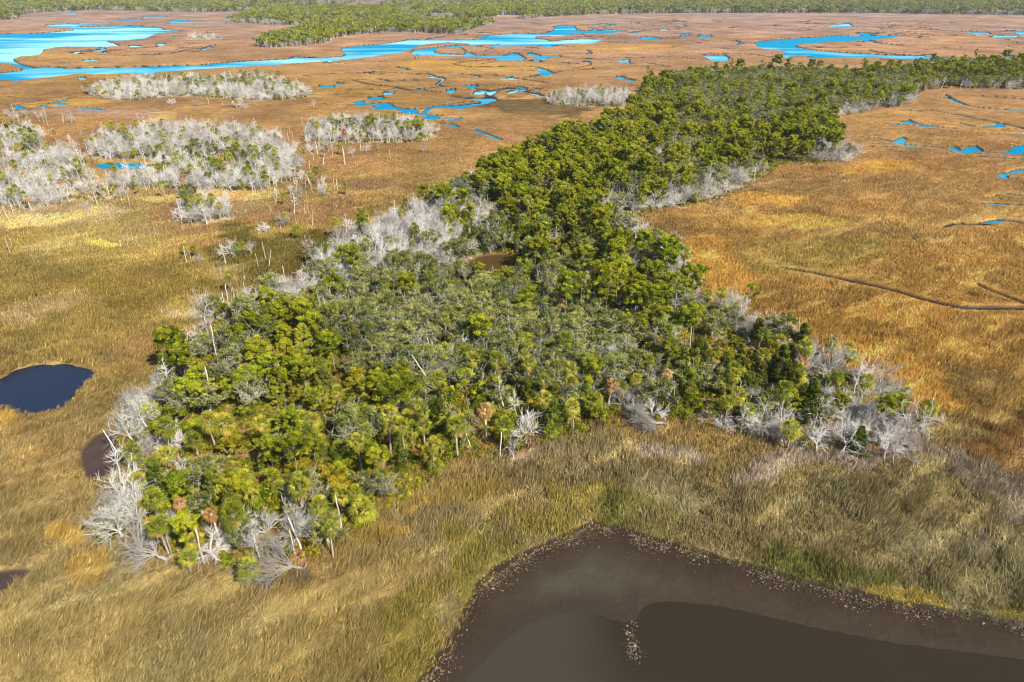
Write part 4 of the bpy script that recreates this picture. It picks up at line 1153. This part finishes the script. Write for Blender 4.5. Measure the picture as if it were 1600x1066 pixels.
# labels: what it looks like, then where one finds it
MARKS = [("the oval blue pond", 75, 605), ("the dark mud patch beside the wood", 150, 712), ("the lower left mud hole", 15, 905), ("the big uprooted grey tree", 470, 890), ("the pair of tall palms", 266, 866), ("the head of the brown bay", 925, 805), ("the brown pool inside the wood", 775, 412), ("the big grey dome-shaped bare tree", 1290, 590), ("the lowest corner of the right tip", 1395, 720), ("the far right end of the wood", 1440, 660),
 ("the row of tall pines", 925, 512), ("the long grey leaning trunk", 700, 640), ("the flat-topped forked pine", 613, 680), ("the slim pine at centre front", 735, 677), ("the sparse lone pine at the right shoulder", 1166, 506), ("the tallest grey pole in the pines", 334, 642), ("the white forked tree at the upper left corner", 317, 488), ("the orange-headed dead palm", 489, 480), ("the golden-headed dead palm", 1247, 602), ("the lone palm in golden marsh", 1234, 550),
 ("the blue pool in the grey wood", 195, 258), ("the red marsh patch", 580, 298), ("the red marsh strip", 330, 385), ("the little thicket on open marsh", 378, 398), ("the uprooted tree above the bay", 1034, 664), ("the arched bare tree on the grass edge", 803, 718), ("the notch in the wood's right side", 1068, 455), ("the wood's narrow waist on its right side", 975, 355), ("the wood's left shoulder", 215, 610), ("the lone slim pale-trunked palm", 521, 872),
 ("the inner corner below the dead wood", 545, 470), ("the wood's lower edge near the bay head", 880, 684), ("the foot of the wood's front slope", 650, 768), ("the middle of the near wood", 640, 560), ("the middle of the left pines", 400, 640), ("the thick of the right wing", 1100, 580), ("the upper right bay of golden marsh", 1310, 255), ("the grassy gap left of the far strip", 850, 165), ("the yellow marsh spot", 190, 385), ("the dead palm with tan head", 344, 842)]
ORD = ["nearest", "second nearest", "third nearest", "fourth nearest", "fifth nearest", "sixth nearest", "seventh nearest", "eighth nearest"]
ZONES = [("in the left part of the near wood", 330, 650), ("in the lower left foot of the wood", 380, 800), ("in the heart of the near wood", 640, 580), ("on the wood's front slope", 640, 720), ("in the right half of the near wood", 950, 570), ("in the right wing of the wood", 1180, 600), ("on the bare right tip", 1370, 670), ("around the inner brown pool", 770, 420), ("in the dead strip behind the near wood", 570, 400), ("in the pine ridge behind the pool", 830, 320), ("in the far pine ridge", 930, 230), ("on the far oak flat", 1120, 180), ("on the far right strip of wood", 1450, 120), ("in the large grey wood at left", 310, 255), ("in the grey wood at the left margin", 60, 280), ("in the small grey wood right of the large one", 590, 212), ("in the farthest grey wood by the river", 310, 140), ("in the grey strip beside the far pines", 920, 158), ("on the open marsh at left", 330, 400), ("at the right side of the wood's waist", 1040, 400), ("on the wood's left flank", 190, 740), ("in the upper left corner of the near wood", 430, 500)]
for k in PROTO:
    allk = [t for t in TREES if t['kind'] == k and t['vis']]
    ax = np.array([(t['x'], t['y']) for t in allk])
    best = {}
    for m, a, b in MARKS:
        mx, my = (float(q) for q in gnd(a, b))
        d = np.hypot(ax[:, 0] - mx, ax[:, 1] - my)
        for rk, i in enumerate(np.argsort(d)[:len(ORD)]):
            t = allk[i]
            if d[i] < 14 + my * .1 and 'obj' in t and t['label'] is None and (id(t) not in best or best[id(t)][0] > rk):
                best[id(t)] = (rk, m)
    for t in ONE[k]:
        look = PROTO[k][t['var']]['look']
        w0 = WORD[k]
        if t['label'] is None and id(t) in best:
            rk, m = best[id(t)]
            t['label'] = f"{look}, {ORD[rk]} {w0} to {m}"
            if len(t['label'].split()) > 16:
                t['label'] = f"{w0} standing {ORD[rk].replace('nearest', 'closest')} to {m}"
        elif t['label'] is None:
            z = min(ZONES, key=lambda z: (z[1] - t['px']) ** 2 + ((z[2] - t['py']) * 2) ** 2)
            h_ = PROTO[k][t['var']]['hgt'] * t['s']
            szs = "small " if t['s'] < .72 else "large " if t['s'] > 1.12 else ""
            t['label'] = f"{szs}{look} {z[0]}"
            if len(t['label'].split()) > 16:
                t['label'] = f"{szs}{w0} {z[0]}"
            t['obj']["group"] = f"{w0}s {z[0]}"
        t['obj']["label"] = t['label']

# ------------------------------------------------------------------ trees past the three hundred of a kind, and other uncountable plants
def instancer(name, pts, protos):
    """one object: pts = rows of x, y, z, turn, scale, proto index"""
    pts = np.asarray(pts, np.float32)
    me = bpy.data.meshes.new(name)
    me.vertices.add(len(pts))
    me.vertices.foreach_set("co", np.ascontiguousarray(pts[:, :3]).ravel())
    a = me.attributes.new("turn", 'FLOAT', 'POINT'); a.data.foreach_set("value", np.ascontiguousarray(pts[:, 3]))
    a = me.attributes.new("size", 'FLOAT', 'POINT'); a.data.foreach_set("value", np.ascontiguousarray(pts[:, 4]))
    a = me.attributes.new("pick", 'INT', 'POINT'); a.data.foreach_set("value", np.ascontiguousarray(pts[:, 5]).astype(np.int32))
    col = bpy.data.collections.new(name + "_kinds")
    for i, m in enumerate(protos):
        o = bpy.data.objects.new(f"{i:03d}_{name}_kind", m)
        col.objects.link(o)
    ng = bpy.data.node_groups.new(name, 'GeometryNodeTree')
    ng.interface.new_socket("Geometry", in_out='INPUT', socket_type='NodeSocketGeometry')
    ng.interface.new_socket("Geometry", in_out='OUTPUT', socket_type='NodeSocketGeometry')
    gi, go = ng.nodes.new("NodeGroupInput"), ng.nodes.new("NodeGroupOutput")
    ci = ng.nodes.new("GeometryNodeCollectionInfo")
    ci.inputs['Collection'].default_value = col
    ci.inputs['Separate Children'].default_value = True
    ci.inputs['Reset Children'].default_value = True
    ip = ng.nodes.new("GeometryNodeInstanceOnPoints")
    ip.inputs['Pick Instance'].default_value = True
    def attr(n, ty):
        x = ng.nodes.new("GeometryNodeInputNamedAttribute")
        x.data_type = ty
        x.inputs['Name'].default_value = n
        return x.outputs['Attribute']
    cx = ng.nodes.new("ShaderNodeCombineXYZ")
    ng.links.new(attr("turn", 'FLOAT'), cx.inputs['Z'])
    e2r = ng.nodes.new("FunctionNodeEulerToRotation")
    ng.links.new(cx.outputs[0], e2r.inputs[0])
    ng.links.new(gi.outputs[0], ip.inputs['Points'])
    ng.links.new(ci.outputs[0], ip.inputs['Instance'])
    ng.links.new(attr("pick", 'INT'), ip.inputs['Instance Index'])
    ng.links.new(e2r.outputs[0], ip.inputs['Rotation'])
    ng.links.new(attr("size", 'FLOAT'), ip.inputs['Scale'])
    ng.links.new(ip.outputs[0], go.inputs[0])
    o = add_obj(name, me)
    md = o.modifiers.new("scatter", 'NODES')
    md.node_group = ng
    o["kind"] = "stuff"
    return o

plist, pidx = [], {}
for k in PROTO:
    for v, d in enumerate(PROTO[k]):
        pidx[(k, v)] = len(plist)
        plist.append(d['whole'])
instancer("distant_island_forest", [(t['x'], t['y'], 0, t['rz'], t['s'], pidx[(t['kind'], t['var'])]) for t in STUFF], plist)

# undergrowth: palmetto fans and low leafy sprigs on the wood's floor
def make_under(seed, kind):
    r = np.random.default_rng(seed)
    g = Geo()
    if kind == 0:
        for i in range(14):
            frond(g, np.array([r.normal(0, .25), r.normal(0, .25), .1]), dirv(i * 2.4, rad(r.uniform(15, 75))), r, r.uniform(.4, .7), r.uniform(.5, .75), 7, .3, .06, .55 + r.normal(0, .13))
        m = M_PALM
    elif kind == 1:
        for i in range(9):
            s = r.uniform(.3, .6)
            g.puff((r.normal(0, .7), r.normal(0, .7), r.uniform(.2, .9)), s, s * .8, 40, .22, r, .5 + r.normal(0, .15), .3)
        m = M_SHRUB
    else:
        for i in range(10):
            bough(g, (r.normal(0, .6), r.normal(0, .6), 0), dirv(r.uniform(0, 6.28), rad(r.uniform(0, 50))), r.uniform(.8, 1.8), .045, 1, r, (5,), .15, .025)
        m = M_GREY
    V, T, A = g.arrays()
    return new_mesh("undergrowth", V, T, [m], None, {'tint': A})
U = [make_under(301, 0), make_under(302, 0), make_under(303, 1), make_under(304, 1), make_under(305, 2), make_under(306, 2)]
def und_mix(x, y):
    px, py = pix(x, y)
    dead = np.clip(ell(px, py, FIELD['bare_tree'][1]) / 3, 0, 1)
    return list(range(6)), np.stack([1.3 - dead, 1.3 - dead, 1.1 - .8 * dead, 1.1 - .8 * dead, .18 + dead, .18 + dead], 1) * .5
pts = []
P, K, r = scatter(W_MAIN, 1.75, 1.2, und_mix, 401, 0, 420)
pts += [(x, y, 0, r.uniform(0, 6.28), r.uniform(.6, 1.25), k) for (x, y), k in zip(P, K)]
for i in range(len(W_ISLES)):
    P, K, r = scatter(W_ISLES[i], 3.2, 0, lambda x, y: (list(range(6)), np.tile([.2, .2, .3, .3, 1, 1.], (len(x), 1))), 420 + i)
    P, K = not_wet(P, K)
    pts += [(x, y, 0, r.uniform(0, 6.28), r.uniform(.7, 1.3), k) for (x, y), k in zip(P, K)]
instancer("undergrowth", pts, U)

# far woods along the horizon, too many and too small to count
def make_clump(seed, kind):
    r = np.random.default_rng(seed)
    g = Geo()
    leafy = {0: M_PINE, 1: M_OAK, 2: M_CEDAR, 3: M_MOSS, 4: M_RED}[kind]
    A0 = []
    for k in range(5):
        cx, cy = r.uniform(-6, 6, 2)
        h = r.uniform(8, 15) * (1 if kind != 3 else .8)
        g.tube([(cx, cy, -.5), (cx, cy, h)], [.3, .12], 3, 2.0)
        A0.append(g.n)
        if kind in (0, 1, 2):
            for q in range(7):
                s = r.uniform(1.2, 2.3)
                z = h - 4.5 * r.random() if kind == 0 else h * r.uniform(.35, .95)
                g.puff((cx + r.normal(0, 1.5), cy + r.normal(0, 1.5), z), s, s * .7, 26, 1.15, r, .48 + r.normal(0, .17), .4, 1.3, .5)
        else:
            for q in range(36):
                p = np.array([cx, cy, h * r.uniform(.15, .85)])
                g.tube([p, p + dirv(r.uniform(0, 6.28), rad(r.uniform(10, 70))) * r.uniform(2, 4.2)], [.26, .08], 3, .5 + r.normal(0, .2))
    V, T, A = g.arrays()
    wood = A[T[:, 0]] > 1.5
    return new_mesh("far_woods", V, T, [leafy, M_GREY], wood.astype(int), {'tint': np.minimum(A, 1)})
FK = [make_clump(501 + i, k) for i, k in enumerate((0, 0, 1, 1, 2, 3, 3, 4))]
r = np.random.default_rng(77)
pts = []
y = W_FAR[:, 1].min()
while y < 7500:
    s = 8.2 * max(1, y / 1100) ** .62
    lim = (y * CP + H * SP) * .86
    n = int(2 * lim / s)
    xs = -lim + (np.arange(n) + r.random(n)) * s
    ys = y + r.uniform(-.5, .5, n) * s
    ok = inside(xs, ys, W_FAR)
    xs, ys = xs[ok], ys[ok]
    if len(xs):
        px, py = pix(xs, ys)
        edge = -sd_poly(xs, ys, W_FAR, 60)
        e = smooth(34, 8, edge)
        gp = .25 + ell(px, py, [(560, 60, 160, 12, 3), (760, 35, 60, 12, 3), (540, 25, 120, 8, 1.5), (1000, 8, 200, 6, 1)])
        go = .9 + ell(px, py, [(150, 10, 150, 6, .5), (1300, 10, 350, 8, 1.2), (850, 18, 60, 8, 1.5)])
        gc = .35 + ell(px, py, [(1450, 16, 200, 6, 1), (200, 14, 120, 4, .8)])
        gd = .16 + e * 1.1 + ell(px, py, [(640, 3, 120, 6, 9), (40, 6, 80, 7, 2.5), (690, 27, 40, 6, 2.5), (480, 1, 120, 4, 5), (300, 3, 80, 3, 1.5), (1560, 20, 60, 6, 1.5)]) + .9 * smooth(2.0, -4, py) + .9 * smooth(.55, .75, fbm(xs / 160, ys / 300, 88, 2))
        gr = .05 + ell(px, py, [(560, 6, 60, 3, 1.6), (60, 4, 70, 4, 1.2), (250, 6, 60, 3, .6)])
        brk = (fbm(xs / 140, ys / 260, 851, 2) < .60) | (px > 820) | (py > 40)
        brk &= ~((((px - 690) / 50) ** 2 + ((py - 33) / 5) ** 2 < 1) & (fbm(xs / 50, ys / 90, 861, 2) > .42))
        Wt = np.stack([gp, gp, go, go, gc, gd * .9, gd * .9, gr], 1)
        Wt /= Wt.sum(1, keepdims=True)
        pk = (r.random((len(xs), 1)) > np.cumsum(Wt, 1)).sum(1).clip(0, 7)
        for a, b, k, ee in zip(xs[brk], ys[brk], pk[brk], edge[brk]):
            pts.append((a, b, 0, r.uniform(0, 6.28), r.uniform(.75, 1.2) * min(1.35, s / 11 + .12) * (.85 if ee < 20 else 1), k))
    y += s * .95
instancer("far_woods", pts, FK)
print("trees", len(TREES), {k: sum(t['kind'] == k for t in TREES) for k in PROTO}, "stuff", len(STUFF), "far", len(pts))
# ------------------------------------------------------------------ marsh grass: blades in tufts, thinning with distance
def grass_points(seed, k0, y0, y1):
    r = np.random.default_rng(seed)
    out = []
    y = y0
    while y < y1:
        s = k0 * math.hypot(y, H)
        lim = min((y * CP + H * SP) * .84, 600)
        n = int(2 * lim / s)
        out.append(np.stack([-lim + (np.arange(n) + r.random(n)) * s, y + r.uniform(-.5, .5, n) * s, np.full(n, s)], 1))
        y += s
    return np.concatenate(out), r

G, r = grass_points(611, .0033, 44, 470)
x, y, s = G.T
d_main = np.minimum(sd_poly(x, y, W_MAIN, 9.0), 9)
dw, dc = wet_sd(x, y)
d_bay = sd_poly(x, y, W_BAY, 12.0) + 1.5 * (fbm(x / 2.4, y / 2.4, 821, 3) - .5)
d_mud = np.minimum.reduce([sd_poly(x, y, P, 9.0) for P in W_MUDS] + [sd_poly(x, y, W_POND, 9.0), sd_poly(x, y, W_POOLIN, 9.0)])
ok = (dw > .5) & (dc > .7) & ((d_bay > -.2) | ((d_bay > -1.3) & (r.random(len(x)) < .35))) & (d_mud > .15 + .5 * r.random(len(x))) & ((d_main > -2.5) | (r.random(len(x)) < .22)) & (r.random(len(x)) < np.clip((500 - y) / 160, 0, 1))
x, y, s, d_bay, d_main = x[ok], y[ok], s[ok], d_bay[ok], d_main[ok]
n = len(x)
gcv = cover(x, y) * np.array([1.62, 1.72, 1.78])[None] * (1 - .06 * smooth(150, 300, y))[:, None]
xr, yr = x * .79 - y * .61, x * .61 + y * .79
lodge = rnoise(xr, y, 5.5, 631, 3)
su, sv = x * .82 + y * .57, y * .82 - x * .57
stripe = rnoise(su / 4.5, sv, 2.6, 641, 3)
left_ = smooth(5, -22, x) * smooth(150, 105, y)
ang = rad(12) + rad(16) * lodge + left_ * rad(30) + rad(38) * smooth(.52, .74, stripe)
azim = rad(32) + 1.5 * (fbm(xr / 26, yr / 26, 651, 3) - .5) * 2 * (1 - .55 * left_)
hgt = (.65 + .85 * rnoise(x, y, 8, 661, 3)) * np.clip(.45 + d_bay / 7, .2, 1) * np.clip(1.25 - y / 420, .12, 1) * np.clip(.25 + (dc[ok] - .5) / 7, .25, 1)
straw = smooth(.56, .74, stripe)[:, None] * .55 * smooth(3, 9, d_bay)[:, None]
gcv = gcv * (1 - straw) + np.minimum(gcv * 1.45 + np.array([.05, .04, .025]), .7) * straw
clump = rnoise(xr, yr, 1.7, 671, 3)
hgt = hgt * (.40 + .95 * smooth(.22, .66, clump))
NB = 6
zb_ = .30 * (fbm(x / 3.1, y / 3.1, 11) - .5) * np.clip(1.2 - y / 900, .3, 1) - .06 - .36 * smooth(.1, -1.0, d_bay)
B = np.stack([x, y, zb_], 1)
Vs, Cs = [], []
for k in range(NB):
    off = r.normal(0, .42, (n, 2)) * s[:, None]
    a_ = azim + r.normal(0, .8, n)
    e_ = np.clip(ang + r.normal(0, .22, n), 0, 1.3)
    hh = hgt * r.uniform(.65, 1.25, n)
    tip = np.stack([np.cos(a_) * np.sin(e_), np.sin(a_) * np.sin(e_), np.cos(e_)], 1) * hh[:, None]
    w_ = .11 * s / .42 * r.uniform(.7, 1.3, n)
    wa = r.uniform(0, math.pi, n)
    wv = np.stack([np.cos(wa), np.sin(wa), 0 * wa], 1) * w_[:, None]
    p = B.copy()
    p[:, :2] += off
    Vs.append(np.stack([p - wv, p + wv, p + tip + wv * .25], 1))
    Cs.append(gcv * (r.lognormal(-.03, .27, n))[:, None])
V = np.stack(Vs, 1).reshape(-1, 3)
C = np.repeat(np.clip(np.stack(Cs, 1).reshape(-1, 3), .003, .8), 3, 0)
def grass_mat():
    m, nt, out = mat("marsh_grass")
    at = N(nt, "ShaderNodeAttribute", attribute_name="cover")
    d, t = N(nt, "ShaderNodeBsdfDiffuse"), N(nt, "ShaderNodeBsdfTranslucent")
    mx = N(nt, "ShaderNodeMixShader")
    mx.inputs[0].default_value = .35
    for q in (d, t):
        nt.links.new(at.outputs['Color'], q.inputs[0])
    nt.links.new(d.outputs[0], mx.inputs[1])
    nt.links.new(t.outputs[0], mx.inputs[2])
    nt.links.new(mx.outputs[0], out.inputs[0])
    return m
grass = add_obj("marsh_grass", new_mesh("marsh_grass", V, np.arange(len(V)).reshape(-1, 3), [grass_mat()], None, {'cover': C}))
grass["kind"] = "stuff"
print("grass tris", len(V) // 3)

# ------------------------------------------------------------------ oyster shells along the bay's mud edge and on the bar
r = np.random.default_rng(717)
edge = W_BAY
seg = np.diff(edge, axis=0)
L = np.hypot(seg[:, 0], seg[:, 1])
vis = (edge[:-1, 1] > 40) & (edge[:-1, 0] < 85)
pr = np.where(vis, L, 0)
NS = 46000
i = r.choice(len(seg), NS, p=pr / pr.sum())
P = edge[i] + seg[i] * r.random((NS, 1))
nrm = np.stack([seg[i, 1], -seg[i, 0]], 1) / L[i, None]
off = r.normal(.75, 1.0, NS) - .1
thick = fbm(P[:, 0] / 4, P[:, 1] / 4, 841, 3)
keep = r.random(NS) < smooth(.3, .65, thick) + .15
P, nrm, off = P[keep], nrm[keep], (off * (.5 + 1.2 * thick))[keep]
P1 = P + nrm * off[:, None]
if sd_poly(P1[:, 0], P1[:, 1], W_BAY, 30).mean() > 0:
    P1 = P - nrm * off[:, None]
cb = np.array([gnd(a, b) for a, b in [(990, 1012), (988, 1000), (985, 985), (992, 968)]])
ci = r.choice(4, 230, p=[.55, .25, .12, .08])
P2 = cb[ci] + r.normal(0, 1, (230, 2)) * np.array([.55, .9]) * np.array([1, .8, .7, .5])[ci][:, None]
P = np.concatenate([P1, P2])
P = P[sd_poly(P[:, 0], P[:, 1], W_BAY, 30) < -.05]
dd = sd_poly(P[:, 0], P[:, 1], W_DEEP, 40)
db = sd_poly(P[:, 0], P[:, 1], W_BAY, 40)
fl = smooth(.3, -1.2, db)
zz = np.maximum((-.39 - .33 * smooth(0, -5.5, db)) * fl, -.80)
n = len(P)
oct_ = np.array([(1, 0, 0), (.3, .8, 0), (-.9, .3, 0), (-.2, -.8, 0), (.1, .1, .7), (0, 0, -.4)])
tri = np.array([(0, 1, 4), (1, 2, 4), (2, 3, 4), (3, 0, 4), (1, 0, 5), (2, 1, 5), (3, 2, 5), (0, 3, 5)])
sz = r.lognormal(-2.6, .5, n)
th = r.uniform(0, 6.28, n)
ov = oct_[None] * r.uniform(.6, 1.4, (n, 6, 1)) * sz[:, None, None]
ct, st = np.cos(th)[:, None], np.sin(th)[:, None]
V = np.stack([ov[..., 0] * ct - ov[..., 1] * st + P[:, :1], ov[..., 0] * st + ov[..., 1] * ct + P[:, 1:], ov[..., 2] * 1.2 + zz[:, None] + .0], -1).reshape(-1, 3)
T = (tri[None] + 6 * np.arange(n)[:, None, None]).reshape(-1, 3)
tt = r.random(n)[:, None] ** 2.8
sc_ = lin((96, 78, 62)) * (1 - tt) + lin((186, 168, 146)) * tt
sc_[-230:] = np.minimum(sc_[-230:] * 1.1 + .06, .8)
shells = add_obj("oyster_shells", new_mesh("oyster_shells", V, T, [bpy.data.materials["marsh_grass"]], None, {'cover': np.repeat(sc_, 6, 0)}))
shells["kind"] = "stuff"

# ------------------------------------------------------------------ a little sea air over the far marsh
hv = [(a, b, c) for a in (-16000, 16000) for b in (-200, 20000) for c in (-6, 95)]
hme = bpy.data.meshes.new("haze")
hme.from_pydata(hv, [], [(0, 1, 3, 2), (4, 6, 7, 5), (0, 4, 5, 1), (2, 3, 7, 6), (0, 2, 6, 4), (1, 5, 7, 3)])
haze = add_obj("haze", hme)
haze["kind"] = "stuff"
m, nt, out = mat("haze")
pv = N(nt, "ShaderNodeVolumePrincipled")
pv.inputs['Color'].default_value = (.9, .95, 1, 1)
pv.inputs['Density'].default_value = .00005
nt.links.new(pv.outputs[0], out.inputs['Volume'])
hme.materials.append(m)
